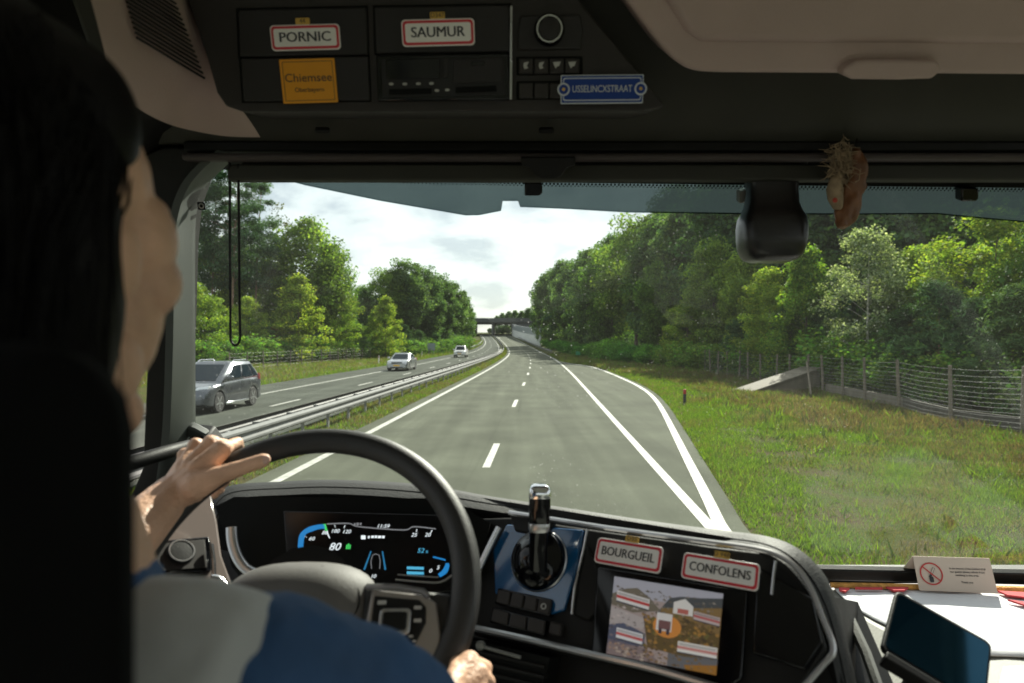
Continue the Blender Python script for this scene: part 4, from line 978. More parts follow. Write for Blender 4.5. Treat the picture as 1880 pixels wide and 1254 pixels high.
xs2 = [x for x in xs_ if x >= 445]
o = MB().strips([[WP.hit(x, fi(tt, x) - 3, 0.004), WP.hit(x, fi(bb, x), 0.004)] for x in xs2]).build('sun_band', M_strip); adopt(ws, o)
M_edge = glass_mat('film_edge', (0.05, 0.08, 0.08), 0.4)
o = MB().strips([[WP.hit(x, fi(bb, x) - 0.3, 0.005), WP.hit(x, fi(bb, x) + 2.2, 0.005)] for x in xs2]).build('sun_band_edge', M_edge); adopt(ws, o)
o = MB().strips([[WP.hit(x, 255, 0.006), WP.hit(x, fi(tt, x), 0.006)] for x in xs_ if x >= 400]).build('frit_band', M_frit); adopt(ws, o)
dots = MB()
for k in range(240):                                      # dotted lower edge of the black band
    x = 520 + k * 7.0
    for r_, dy in ((2.1, 2.6), (1.4, 6.2)):
        c0 = WP.hit(x + (3.5 if dy > 4 else 0), fi(tt, x) + dy, 0.007)
        rr = r_ / F * c0.y
        ux = Vector((1, 0, 0)); uy = WP.n.cross(ux)
        dots.add([c0 + (ux * math.cos(a) + uy * math.sin(a)) * rr for a in (0, 1.05, 2.09, 3.14, 4.19, 5.24)], [(0, 1, 2, 3, 4, 5)])
o = dots.build('frit_dots', M_frit); o['kind'] = 'stuff'; adopt(ws, o)
o = pxprism(WP, [(1500, 1046), (2350, 1064), (2350, 1085), (1500, 1066)], 0.014, -0.01).build('lower_seal', M_blackp, bevel=0.004); adopt(ws, o)
for px, py in ((983, 347), (1785, 357)):
    o = pxprism(WP, [(px - 20, py - 13), (px + 8, py - 13), (px + 13, py - 8), (px + 13, py + 8), (px + 8, py + 13), (px - 20, py + 13)], 0.03, 0.004).build('sensor', M_gloss, bevel=0.004); adopt(ws, o)
# toll sticker on the glass
sk = thing('windscreen_sticker', 'small clear sticker with black square and ring at the windscreen corner', 'sticker', WP.hit(370, 378, 0.01))
m_, w_ = WP.frame((363, 378), (377, 378), 0.003)
adopt(sk, plate('black_square', m_, 0.017, 0.018, 0.002, 0.0, 0.001, M_frit, None))
ring = MB(); ring.lathe([(0.0062, 0.0010), (0.0062, 0.0016), (0.0042, 0.0016), (0.0042, 0.0010)], m_, 20, caps=False)
M_paper = mat('white_paper', (0.78, 0.78, 0.77), 0.7, var=0.03)
adopt(sk, ring.build('ring', M_paper))
M_clear = glass_mat('clear_film', (0.80, 0.82, 0.80), 2.0)
adopt(sk, plate('clear_film', m_, 0.048, 0.018, 0.004, -0.0012, -0.0004, M_clear, None, dx=0.030))

# ---- roller blind rail, tab and pull cord
bl = thing('roller_blind', 'rolled up sun blind with long rail under the overhead console', 'roller blind', (0.3, 1.40, H + 0.38))
def hbar(name, y0, y1, z0, z1, m, x0=-0.68, x1=XR, bevel=0.004):
    o = MB().box(((x0 + x1) / 2, (y0 + y1) / 2, H + (z0 + z1) / 2), (x1 - x0, y1 - y0, z1 - z0)).build(name, m, bevel=bevel); adopt(bl, o)
zz = lambda py, y: (CY - py) / F * y
hbar('blind_cassette', 1.385, 1.44, zz(277, 1.385), zz(259, 1.385), M_blackp)
hbar('blind_rail', 1.375, 1.40, zz(293, 1.375), zz(279.5, 1.375), M_brown, bevel=0.006)
hbar('lower_rail', 1.41, 1.44, zz(330, 1.41), zz(301, 1.41), M_olive, x0=-0.60)
TB = Plane(P(958, 290, 1.365), P(1055, 290, 1.365), P(1000, 320, 1.375))
o = pxprism(TB, [(956, 288), (1057, 288), (1056, 304), (1042, 308), (1030, 324), (1018, 329), (996, 329), (984, 324), (973, 308), (957, 304)], 0.0, -0.02).build('pull_tab', M_blackp, bevel=0.003); adopt(bl, o)
cord_pts = [(421, 262, 1.40), (422, 340, 1.42), (422, 450, 1.43), (423, 560, 1.44), (423, 610, 1.44)]
loop = [(423 + 9.0 - 9.0 * math.cos(a), 618 + 16 * math.sin(a), 1.44) for a in np.linspace(0, math.pi, 9)]
cord_r = [(441, 610, 1.44), (440, 560, 1.44), (439, 450, 1.43), (438, 340, 1.42), (437, 300, 1.41)]
cd = MB().tube([P(*p) for p in cord_pts + loop + cord_r], 0.0028, 8).build('pull_cord', M_blackp, smooth=True)
tag(cd, 'thin black cord loop hanging at the left of the windscreen', 'cord')

# ---- overhead console
OP = Plane(P(500, 10, 1.13), P(1000, 10, 1.13), P(500, 200, 1.17))
con = thing('overhead_console', 'black overhead console with lockers, tachograph and switches', 'console', P(800, 205, 1.17))
co = [(330, -80), (345, 0), (380, 105), (398, 170), (415, 195), (445, 205), (1180, 204), (1216, 197), (1218, 190), (1070, 10), (1010, -80)]
o = pxprism(OP, co, 0.0, -0.16).build('console_body', M_char, bevel=0.012, seg=4); adopt(con, o)
M_door = mat('locker_door_black', (0.024, 0.022, 0.022), 0.42, spec=0.3, var=0.1, scale=10, bump=0.08, bscale=300)
for nm, pts in (('locker_door', [(436, 18), (672, 13), (675, 100), (440, 104)]), ('locker_door', [(441, 107), (675, 103), (679, 184), (447, 186)]), ('locker_door', [(687, 13), (936, 9), (936, 94), (690, 98)])):
    o = pxprism(OP, [(p[0] - (3 if i in (0, 3) else -3), p[1] - (3 if i < 2 else -3)) for i, p in enumerate(pts)], 0.0015, -0.004).build('door_gap', M_frit); adopt(con, o)
    o = pxprism(OP, pts, 0.006, -0.004).build(nm, M_door, bevel=0.0025); adopt(con, o)
# tachograph
tg = pxprism(OP, [(690, 102), (935, 97), (936, 184), (693, 186)], 0.007, -0.004).build('tachograph', M_gloss, bevel=0.003); adopt(con, tg)
def on(parent, root, plane, pts, f0, b0, name, m, bevel=0.001):
    o = pxprism(plane, pts, f0, b0).build(name, m, bevel=bevel)
    o.parent = parent; o.matrix_parent_inverse = Matrix.Identity(4)
    return o
M_tach = mat('tachograph_face', (0.018, 0.0175, 0.0175), 0.45, spec=0.3, var=0.1)
M_dim = glow('dim_marks', (0.8, 0.8, 0.75), 0.35)
M_mark = mat('pale_marks', (0.42, 0.42, 0.40), 0.5)
on(tg, con, OP, [(700, 108), (926, 104), (928, 174), (702, 178)], 0.010, 0.006, 'face', M_tach)
on(tg, con, OP, [(708, 110), (806, 107), (807, 143), (709, 146)], 0.0125, 0.009, 'display', M_gloss)
on(tg, con, OP, [(813, 108), (822, 108), (823, 142), (814, 142)], 0.0125, 0.009, 'button_strip', M_door)
on(tg, con, OP, [(832, 109), (922, 106), (923, 150), (832, 153)], 0.0125, 0.009, 'printer_lid', M_door)
on(tg, con, OP, [(864, 113), (890, 112), (889, 120), (865, 121)], 0.0145, 0.012, 'lid_grip', M_gloss)
on(tg, con, OP, [(836, 160), (912, 157), (912, 168), (836, 171)], 0.0122, 0.009, 'card_slot', M_frit)
on(tg, con, OP, [(714, 164), (792, 162), (792, 172), (714, 174)], 0.0122, 0.009, 'card_slot', M_frit)
for px, py in ((718, 154), (743, 154), (768, 153.5), (792, 153), (802, 166), (821, 165)):
    on(tg, con, OP, [(px - 4, py - 1.5), (px, py - 2.6), (px + 4, py - 1.5), (px + 4, py + 1.5), (px, py + 2.6), (px - 4, py + 1.5)], 0.0128, 0.009, 'key', M_mark, bevel=0)
on(con, None, OP, [(936.5, 10), (941, 10), (940, 182), (935.5, 182)], 0.009, -0.004, 'silver_divider', M_satin).matrix_parent_inverse = Matrix.Translation(-Vector(con.location))
# rotary light switch
sw_ = pxprism(OP, [(955, 28), (1066, 26), (1071, 60), (1067, 90), (952, 92), (950, 60)], 0.006, -0.004).build('switch_panel', M_door, bevel=0.003); adopt(con, sw_)
m_, w_ = OP.frame((980, 56), (1036, 56), 0.006)
rs = 28 / F * 1.14
kn = MB().lathe([(rs, 0), (rs, 0.008), (rs * 0.86, 0.014), (rs * 0.80, 0.014)], m_, 36).build('rotary_knob', M_gloss, smooth=True); adopt(con, kn)
o = MB().lathe([(rs * 0.86, 0.0141), (rs * 0.84, 0.0165), (rs * 0.74, 0.0165), (rs * 0.72, 0.0141)], m_, 36, caps=False).build('knob_ring', M_satin, kn, smooth=True)
o = MB().lathe([(rs * 0.70, 0.0135), (rs * 0.66, 0.019), (rs * 0.3, 0.0215), (rs * 0.02, 0.022)], m_, 36).build('knob_cap', M_door, kn, smooth=True)
for r0, n0 in ((121, 4), (166, 4)):
    o = pxprism(OP, [(948, r0 - 17), (1070, r0 - 18), (1070, r0 + 16), (948, r0 + 17)], 0.003, -0.004).build('switch_frame', M_frit, bevel=0.002); adopt(con, o)
    for k in range(n0):
        x = 953 + 28.2 * k
        sb = pxprism(OP, [(x, r0 - 14), (x + 26, r0 - 14), (x + 26, r0 + 14), (x, r0 + 14)], 0.009, -0.004).build('switch', M_char, bevel=0.002); adopt(con, sb)
        if r0 < 140:
            ic = [(x + 9, r0 - 6), (x + 18, r0 - 8), (x + 14, r0), (x + 17, r0 + 4), (x + 10, r0 + 6), (x + 8, r0)] if k < 2 else [(x + 6, r0 - 7), (x + 20, r0 - 8), (x + 17, r0), (x + 13, r0 + 1), (x + 11, r0 + 5), (x + 8, r0 - 1)]
            pxprism(OP, ic, 0.0095, 0.0085).build('switch_icon', M_mark, sb)

# ---- place-name magnets and stickers
M_signw = mat('sign_white', (0.86, 0.83, 0.81), 0.28, var=0.03, coat=0.4)
M_signr = mat('sign_red', (0.62, 0.02, 0.04), 0.28, coat=0.4)
M_signt = mat('sign_lettering', (0.025, 0.025, 0.03), 0.4)
M_signy = mat('sign_amber', (0.62, 0.38, 0.07), 0.35)
M_amber = mat('sticker_amber', (0.78, 0.33, 0.012), 0.5, var=0.04)
M_enamel = mat('enamel_blue', (0.016, 0.05, 0.24), 0.4, spec=0.2)
M_enamw = mat('enamel_white', (0.55, 0.58, 0.62), 0.25)
def town_sign(town, tab, plane, a, b_, ratio, label, z0, tabx=0.0, size=0.54):
    m, w = plane.frame(a, b_, z0); h = w * ratio
    t = thing('town_sign', label, 'magnet', m.translation)
    adopt(t, plate('white_rim', m, w, h, h * 0.16, 0.0, 0.0030, M_signw, None, bevel=0.0008), plate('red_border', m, w * 0.965, h * 0.90, h * 0.14, 0.003, 0.0036, M_signr, None),
          plate('white_field', m, w * 0.90, h * 0.70, h * 0.09, 0.0036, 0.0041, M_signw, None))
    tw = {4: 0.70, 6: 0.74, 9: 0.80}.get(len(town), 0.76)
    tx = text('lettering', town, m, h * size, M_signt, None, z=0.0043, bold=0.045); sx = w * tw / max(1e-4, tx.dimensions.length if False else 1)
    # stretch the word to its width
    me = tx.data; inv = m.inverted(); xs_l = [(inv @ v.co).x for v in me.vertices]; k = w * tw / (max(xs_l) - min(xs_l)); c0 = (max(xs_l) + min(xs_l)) / 2
    me.transform(m @ Matrix.Translation((0, 0, 0)) @ Matrix.Diagonal((k, 1, 1, 1)) @ Matrix.Translation((-c0, 0, 0)) @ inv)
    adopt(t, tx, plate('number_tab', m, w * 0.20, h * 0.30, h * 0.03, 0.0, 0.0028, M_signy, None, dx=tabx * w, dy=h * 0.60))
    adopt(t, text('tab_lettering', tab, m, h * 0.24, M_signt, None, x=tabx * w, y=h * 0.63, z=0.003))
    return t
town_sign('PORNIC', '44', OP, (498, 71), (625, 67.5), 0.345, 'red bordered town sign PORNIC on the upper left console locker', 0.0065, -0.02)
town_sign('SAUMUR', 'D347', OP, (738, 62), (871.5, 58.5), 0.345, 'red bordered town sign SAUMUR above the tachograph', 0.0065, 0.0)
m_, w_ = OP.frame((517, 150.5), (617.5, 147.5), 0.0065)
ch = thing('amber_sticker', 'amber yellow place sign Chiemsee Oberbayern on the lower left console locker', 'sticker', m_.translation)
hh_ = w_ * 0.755
adopt(ch, plate('card', m_, w_, hh_, 0.001, 0, 0.0015, M_amber, None))
for dx, dy, sx_, sy_ in ((0, 0.44, 0.90, 0.012), (0, -0.44, 0.90, 0.012), (-0.45, 0, 0.009, 0.89), (0.45, 0, 0.009, 0.89)):
    adopt(ch, plate('border_line', m_, w_ * sx_, hh_ * sy_, 0.0001, 0.0015, 0.0018, M_signt, None, dx=w_ * dx, dy=hh_ * dy))
adopt(ch, text('lettering', 'Chiemsee', m_, hh_ * 0.27, M_signt, None, y=hh_ * 0.07, z=0.0018, sx=1.06), text('lettering', 'Oberbayern', m_, hh_ * 0.145, M_signt, None, y=-hh_ * 0.20, z=0.0018))
m_, w_ = OP.frame((1029, 165), (1180.5, 163.5), 0.0105)
us = thing('street_sign', 'blue enamel street sign USSELINCXSTRAAT at the right end of the console', 'sign', m_.translation)
hh_ = w_ * 0.33
adopt(us, plate('white_rim', m_, w_, hh_, 0.002, 0, 0.004, M_enamw, None, bevel=0.001), plate('blue_border', m_, w_ * 0.975, hh_ * 0.92, 0.002, 0.004, 0.0045, M_enamel, None),
      plate('white_line', m_, w_ * 0.945, hh_ * 0.80, 0.004, 0.0045, 0.0049, M_enamw, None), plate('blue_field', m_, w_ * 0.925, hh_ * 0.72, 0.004, 0.0049, 0.0054, M_enamel, None))
for sd in (-1, 1):
    mm = m_ @ Matrix.Translation((sd * w_ * 0.465, 0, 0))
    adopt(us, MB().lathe([(hh_ * 0.23, 0.0053), (hh_ * 0.23, 0.0058), (hh_ * 0.01, 0.0058)], mm, 20).build('scroll', M_enamw), MB().lathe([(hh_ * 0.17, 0.0057), (hh_ * 0.17, 0.0062), (hh_ * 0.01, 0.0062)], mm, 20).build('scroll_blue', M_enamel), MB().lathe([(hh_ * 0.06, 0.0061), (hh_ * 0.06, 0.007), (hh_ * 0.01, 0.0075)], mm, 12).build('rivet', M_signy))
tx = text('lettering', 'USSELINCXSTRAAT', m_, hh_ * 0.34, M_enamw, None, z=0.0056, bold=0.012); me = tx.data; inv = m_.inverted()
xl_ = [(inv @ v.co).x for v in me.vertices]; k_ = w_ * 0.72 / (max(xl_) - min(xl_)); me.transform(m_ @ Matrix.Diagonal((k_, 1, 1, 1)) @ inv)
adopt(us, tx)

# ---- black camera housing hanging from the header
hs = thing('camera_housing', 'black rounded camera housing hanging in front of the windscreen', 'camera housing', P(1415, 340, 1.44))
def ringpx(cx_, py, wpx, dpt, y, k=20, ex=3.2):
    c0 = P(cx_, py, y); w_ = wpx / F * y; out = []
    for i in range(k):
        a = 2 * math.pi * i / k; ca, sa = math.cos(a), math.sin(a)
        out.append(c0 + Vector((w_ * math.copysign(abs(ca) ** (2 / ex), ca), dpt * math.copysign(abs(sa) ** (2 / ex), sa), 0)))
    return out
st = [(1417, 300, 62, .03), (1417, 318, 60, .03), (1417, 330, 46, .03), (1417, 350, 44, .03), (1416, 376, 46, .035), (1416, 388, 50, .040), (1416, 402, 57, .048), (1416, 418, 59, .05), (1416, 440, 58, .052), (1415, 458, 55, .05), (1415, 470, 50, .046), (1415, 477, 44, .040), (1415, 481, 34, .03), (1415, 482.5, 6, .006)]
adopt(hs, MB().strips([ringpx(*s_[:3], s_[3], 1.45, 28, 4.2) for s_ in st], close_u=True, caps=True).build('body', mat('housing_black', (0.012, 0.011, 0.011), 0.32, bump=0.05, bscale=200), smooth=True, angle=80))
adopt(hs, pxprism(WP, [(1358, 352), (1372, 348), (1372, 372), (1358, 374)], 0.03, 0.004).build('glass_clip', M_greyp, bevel=0.003))

# ---- hanging wooden clog with fluff
og = thing('hanging_ornament', 'wooden ornament with fluffy straw hair hanging beside the camera housing', 'ornament', P(1550, 270, 1.34))
M_wood = mat('orange_wood', (0.15, 0.06, 0.022), 0.5, var=0.35, scale=30)
M_fluff = mat('pale_fluff', (0.30, 0.22, 0.14), 0.9, var=0.3, scale=60)
yo = 1.36
sp_ = [(1572, 272, 6), (1573, 290, 15), (1572, 315, 19), (1568, 345, 21), (1560, 372, 22), (1553, 395, 22), (1549, 412, 17), (1548, 420, 8)]
adopt(og, MB().strips([ringpx(a, b_, c_2, 0.017, yo, 14, 2.2) for a, b_, c_2 in sp_], close_u=True, caps=True).build('clog', M_wood, smooth=True, angle=90, subsurf=2))
txn = bpy.data.textures.new('lumps', 'CLOUDS'); txn.noise_scale = 0.022
for ch_ in og.children:
    dm = ch_.modifiers.new('lumps', 'DISPLACE'); dm.texture = txn; dm.strength = 0.016; dm.mid_level = 0.5; dm.texture_coords = 'GLOBAL'
rg = np.random.default_rng(5); fl = MB()
for k in range(320):
    c0 = P(1545 + rg.normal() * 9, 300 + rg.normal() * 17, yo - 0.012 + rg.normal() * 0.008); d = Vector(rg.normal(size=3)); d.normalize()
    L_ = 0.012 + rg.random() * 0.016
    fl.tube([c0, c0 + d * L_ * 0.5 + Vector((0, 0, rg.normal() * 0.004)), c0 + d * L_ + Vector((rg.normal() * 0.006, 0, rg.normal() * 0.006))], [0.0014, 0.001, 0.0004], 4)
o = fl.build('fluff', M_fluff); o['kind'] = 'stuff'; adopt(og, o)
adopt(og, MB().strips([ringpx(1534 + dx, 330 + dy, w_, 0.012, yo - 0.008, 12, 2.0) for dx, dy, w_ in ((4, -14, 5), (1, 0, 12), (-2, 18, 15), (0, 36, 14), (4, 52, 8), (5, 56, 2))], close_u=True, caps=True).build('doll_body', M_fluff, smooth=True, angle=90))
adopt(og, MB().lathe([(0.0045, 0), (0.005, 0.003), (0.002, 0.005)], Plane(P(1530, 368, yo - 0.024), P(1540, 368, yo - 0.024), P(1530, 378, yo - 0.024)).frame((1528, 368), (1536, 368))[0], 12).build('red_button', mat('red_felt', (0.42, 0.05, 0.03), 0.7)))
adopt(og, MB().tube([P(1572, 274, yo), P(1573, 255, 1.37)], 0.0015, 6).build('string', M_blackp))

# ================================================================ DASHBOARD
dash_ = thing('dashboard', 'curved black dashboard with chrome trim, instrument display and screen', 'dashboard', P(900, 1160, 1.2) - Vector((0, 0, 0.4)))
def D(o): adopt(dash_, o); return o
FP = Plane(P(930, 945, 1.30), P(1400, 1012, 1.06), P(900, 1158, 1.20))
O_ = smooth_path([(372, 960, 1.36), (388, 915, 1.42), (425, 891, 1.46), (520, 884, 1.49), (620, 881, 1.50), (770, 889, 1.48), (900, 911, 1.42), (1050, 934, 1.35), (1200, 957, 1.27), (1330, 974, 1.19), (1410, 985, 1.13), (1465, 1007, 1.09), (1512, 1052, 1.06), (1538, 1110, 1.04), (1556, 1180, 1.02), (1580, 1290, 1.00)], 5)
I_ = smooth_path([(386, 990, 1.30), (400, 942, 1.35), (432, 916, 1.39), (520, 909, 1.42), (620, 907, 1.43), (770, 917, 1.41), (900, 938, 1.35), (1050, 958, 1.285), (1200, 982, 1.205), (1330, 1001, 1.125), (1395, 1012, 1.075), (1440, 1035, 1.04), (1478, 1078, 1.015), (1505, 1130, 0.995), (1524, 1190, 0.98), (1545, 1290, 0.96)], 5)
rows = []
for a, b_ in zip(O_, I_):
    p, q = P(*a), P(*b_); up = Vector((0, 0, 1)); w = (q - p)
    back = P(*a) + Vector((0, 0.05, -0.06)); low = q + Vector((0, 0.012, -0.02)); deep = q + FP.n * -0.09 + Vector((0, 0.05, -0.03))
    rows.append([back, p + Vector((0, 0.012, -0.006)), p, p.lerp(q, 0.35) + up * 0.004, p.lerp(q, 0.8) + up * 0.002, q, q + Vector((0, 0.004, -0.008)), low, deep])
D(MB().strips(rows).build('hood', M_blackl, smooth=True, angle=60))
# thin seam in the hood
D(MB().tube([P(*a).lerp(P(*b_), 0.62) + Vector((0, 0, 0.0025)) for a, b_ in zip(O_, I_)], 0.0016, 6).build('hood_seam', M_frit))
# dash top between hood and glass, and shelf on the right
D(MB().box((-0.15, 1.74, H - 0.64), (1.6, 0.56, 0.06)).build('dash_top', M_blackl, bevel=0.01))
ZS = -0.715
M_dashr = mat('grey_dash_skin', (0.21, 0.205, 0.18), 0.6, var=0.06, scale=10, bump=0.15, bscale=240)
D(MB().box((1.20, 1.56, H + ZS - 0.03), (1.04, 0.86, 0.06)).build('dash_shelf', M_dashr, bevel=0.01))
q = [P(1500, 1090, 1.09), P(1575, 1105, 1.36), P(1640, 1254, 1.22), P(1900, 1500, 1.05), P(1560, 1500, 0.98)]
D(MB().prism(q, [p + Vector((0.02, 0.10, -0.2)) for p in q]).build('dash_side', M_blackp))
qs = [P(1560, 1120, 1.45), P(1640, 1165, 1.42), P(1800, 1262, 1.34), P(1760, 1330, 1.16), P(1600, 1330, 1.10)]
D(MB().prism(qs, [p + Vector((0, 0, -0.06)) for p in qs]).build('dash_ledge', M_dashr, bevel=0.008))
D(MB().tube([P(1562, 1140, 1.30), P(1590, 1200, 1.22), P(1622, 1290, 1.14)], 0.010, 8).build('ledge_trim', M_greyp, smooth=True))

# fascia: black base, centre panel
fa = [(375, 905), (600, 893), (830, 905), (1330, 985), (1420, 1005), (1500, 1085), (1530, 1190), (1570, 1330), (1560, 1500), (300, 1500), (330, 1000)]
D(pxprism(FP, fa, -0.05, -0.12).build('fascia_base', M_blackp))
fr_ = [(860, 952), (935, 950), (1100, 974), (1300, 1002), (1398, 1014), (1450, 1040), (1488, 1090), (1518, 1190), (1470, 1262), (1300, 1262), (1100, 1215), (870, 1165)]
D(pxprism(FP, fr_, -0.012, -0.05).build('fascia_panel', M_blackp, bevel=0.004))
# chrome strips
def strip(name, pts, r, m=M_satin, off=0.0, plane=FP, flat=1.0):
    return D(MB().tube([plane.hit(p[0], p[1], off) for p in smooth_path(pts, 6)], r, 8, flat=flat).build(name, m, smooth=True))
strip('chrome_strip', [(935, 941), (1000, 951), (1100, 967), (1200, 981), (1300, 995), (1385, 1007), (1430, 1020), (1465, 1045), (1490, 1085), (1510, 1135), (1530, 1192), (1510, 1222), (1475, 1262)], 0.0046, off=0.004)
strip('chrome_strip', [(868, 1152), (960, 1172), (1100, 1205), (1200, 1228), (1330, 1266)], 0.0058, off=0.004)
strip('divider_strip', [(1078, 972), (1071, 1010), (1056, 1075), (1050, 1128)], 0.0022, M_satin, 0.0)
strip('divider_strip', [(1424, 1030), (1420, 1060), (1417, 1092)], 0.0022, M_satin, 0.0)
# blue glossy panel with lever base
D(pxprism(FP, [(930, 962), (1070, 972), (1060, 1040), (1035, 1120), (1012, 1128), (908, 1090), (905, 1010)], -0.004, -0.02).build('blue_panel', M_blue, bevel=0.003))
D(pxprism(FP, [(935, 945), (1020, 956), (1000, 985), (945, 975)], 0.002, -0.01).build('lever_shroud', M_blackp, bevel=0.003))
m_, w_ = FP.frame((942, 1025), (1040, 1032), -0.004)
R_ = w_ / 2
dk = D(MB().lathe([(R_, 0), (R_, 0.006), (R_ * 0.92, 0.016), (R_ * 0.72, 0.020), (R_ * 0.60, 0.030), (R_ * 0.3, 0.036), (R_ * 0.02, 0.037)], m_, 40).build('lever_dial', M_gloss, smooth=True))
MB().lathe([(R_ * 1.02, -0.001), (R_ * 1.03, 0.003), (R_ * 0.99, 0.006)], m_, 40, caps=False).build('dial_ring', M_satin, dk, smooth=True)
# lever stem
lv = [(988, 1046, 1.185, 17, .010), (988, 1005, 1.175, 17, .012), (989, 975, 1.17, 17, .014), (990, 955, 1.165, 19, .017), (991, 930, 1.165, 20, .018), (991, 908, 1.165, 19.5, .018), (991, 896, 1.166, 17.5, .016), (991, 890, 1.167, 12, .010)]
le = D(MB().strips([ringpx(a, b_, w, dp, y, 20, 4.0) for a, b_, y, w, dp in lv[:6]], close_u=True, caps=True).build('lever', M_gloss, smooth=True, angle=60))
MB().strips([ringpx(991, py, w, dp, 1.165, 20, 4.5) for py, w, dp in ((912, 20.2, .0185), (908, 20.4, .0187), (897, 19.8, .018), (891.5, 17, .015), (889, 10, .008))], close_u=True, caps=True).build('lever_cap', M_chrome, le, smooth=True, angle=60)
MB().strips([ringpx(989.5, py, w, dp, 1.166, 20, 4.0) for py, w, dp in ((974, 17.8, .0165), (970, 19.4, .0175), (962, 19.4, .0178), (957, 17.8, .0165))], close_u=True, caps=True).build('lever_band', M_satin, le, smooth=True, angle=60)
# silver accent left of the lever (binnacle right rim)
strip('chrome_accent', [(916, 968), (905, 990), (888, 1025), (876, 1052)], 0.0065, M_satin, 0.012)
# switch rows
def quadlerp(c, u, v):
    a = [c[0][i] + (c[1][i] - c[0][i]) * u for i in (0, 1)]; b_ = [c[3][i] + (c[2][i] - c[3][i]) * u for i in (0, 1)]
    return (a[0] + (b_[0] - a[0]) * v, a[1] + (b_[1] - a[1]) * v)
for c, n0 in ((((914, 1079), (1013, 1100), (1008, 1132), (908, 1108)), 4), (((904, 1114), (1002, 1138), (998, 1168), (898, 1142)), 3)):
    D(pxprism(FP, c, 0.003, -0.02).build('switch_frame', M_gloss, bevel=0.002))
    for k in range(n0):
        u0, u1 = (k + 0.06) / n0, (k + 0.94) / n0
        sb = D(pxprism(FP, [quadlerp(c, u0, 0.1), quadlerp(c, u1, 0.1), quadlerp(c, u1, 0.9), quadlerp(c, u0, 0.9)], 0.008, 0.0).build('switch', M_char, bevel=0.002))
        if n0 == 4 and k == 3:
            mm, _ = FP.frame(quadlerp(c, u0, 0.5), quadlerp(c, u1, 0.5), 0.0082)
            MB().lathe([(0.0052, 0), (0.0052, 0.0006), (0.0034, 0.0006), (0.0034, 0)], mm, 18, caps=False).build('switch_icon', M_mark, sb)
D(pxprism(FP, [(1010, 1140), (1030, 1145), (1028, 1168), (1006, 1163)], 0.004, -0.01).build('socket', M_char, bevel=0.003))
D(pxprism(FP, [(1075, 1000), (1100, 1040), (1110, 1110), (1080, 1140), (1052, 1130), (1062, 1060)], -0.002, -0.02).build('side_pod', M_blackp, bevel=0.004))
# screen
D(pxprism(FP, [(1096, 1040), (1372, 1085), (1362, 1246), (1338, 1262), (1085, 1205)], 0.001, -0.02).build('screen_bezel', M_gloss, bevel=0.003))
D(pxprism(FP, [(1390, 1040), (1492, 1098), (1510, 1180), (1478, 1230), (1380, 1200)], -0.002, -0.02).build('blank_panel', M_gloss, bevel=0.003))
SC = ((1128, 1058), (1328, 1090), (1315, 1240), (1113, 1200))
PR = MB(); PRC = []
def pic(poly, col, z):
    pts = [FP.hit(*quadlerp(SC, u, v), 0.0035 + z * 0.00006) for u, v in poly]; n0 = len(PR.f)
    PR.add(pts, [tuple(range(len(pts)))]); PRC.append((len(pts), col))
pic([(0, 0), (1, 0), (1, 1), (0, 1)], (0.33, 0.27, 0.26), 0)
pic([(0, 0), (1, 0), (1, 0.2), (0, 0.24)], (0.36, 0.36, 0.42), 1)
pic([(0, 0.22), (0.12, 0.13), (0.22, 0.10), (0.34, 0.2), (0.45, 0.34), (0.2, 0.42), (0, 0.36)], (0.15, 0.13, 0.10), 2)
pic([(0.42, 0.36), (0.52, 0.16), (0.62, 0.12), (0.8, 0.10), (1, 0.06), (1, 0.34), (0.7, 0.36)], (0.07, 0.075, 0.08), 2)
pic([(0.45, 0.3), (1, 0.18), (1, 0.56), (0.45, 0.6)], (0.20, 0.13, 0.055), 3)
pic([(0, 0.38), (0.35, 0.48), (0.3, 0.60), (0, 0.62)], (0.38, 0.34, 0.34), 3)
pic([(0, 0.62), (0.12, 0.57), (0.2, 0.60), (0.33, 0.66), (0.33, 0.82), (0, 0.86)], (0.08, 0.09, 0.14), 4)
pic([(0, 0.80), (0.35, 0.84), (0.5, 1), (0, 1)], (0.22, 0.17, 0.17), 4)
pic([(0.3, 0.46), (0.75, 0.40), (1, 0.52), (1, 0.80), (0.7, 0.85), (0.36, 0.82)], (0.11, 0.075, 0.03), 5)
pic([(0.55, 0.84), (1, 0.80), (1, 1), (0.55, 1)], (0.13, 0.13, 0.14), 5)
pic([(0.7, 0.95), (1, 0.88), (1, 1), (0.72, 1)], (0.30, 0.14, 0.03), 6)
rgp = np.random.default_rng(8)
for k in range(130):
    u, v = 0.3 + 0.68 * rgp.random(), 0.36 + 0.46 * rgp.random(); r = 0.012 + 0.02 * rgp.random()
    c0 = [(0.24, 0.14, 0.04), (0.07, 0.05, 0.03), (0.33, 0.18, 0.05), (0.13, 0.11, 0.04)][rgp.integers(4)]
    pic([(u - r, v), (u, v - r), (u + r, v + r * 0.3), (u, v + r)], c0, 6)
for k in range(50):
    u, v = rgp.random() * 0.5, 0.84 + 0.15 * rgp.random(); r = 0.01 + 0.014 * rgp.random()
    pic([(u - r, v), (u, v - r), (u + r, v), (u, v + r)], [(0.34, 0.22, 0.15), (0.12, 0.09, 0.08), (0.4, 0.33, 0.28)][rgp.integers(3)], 6)
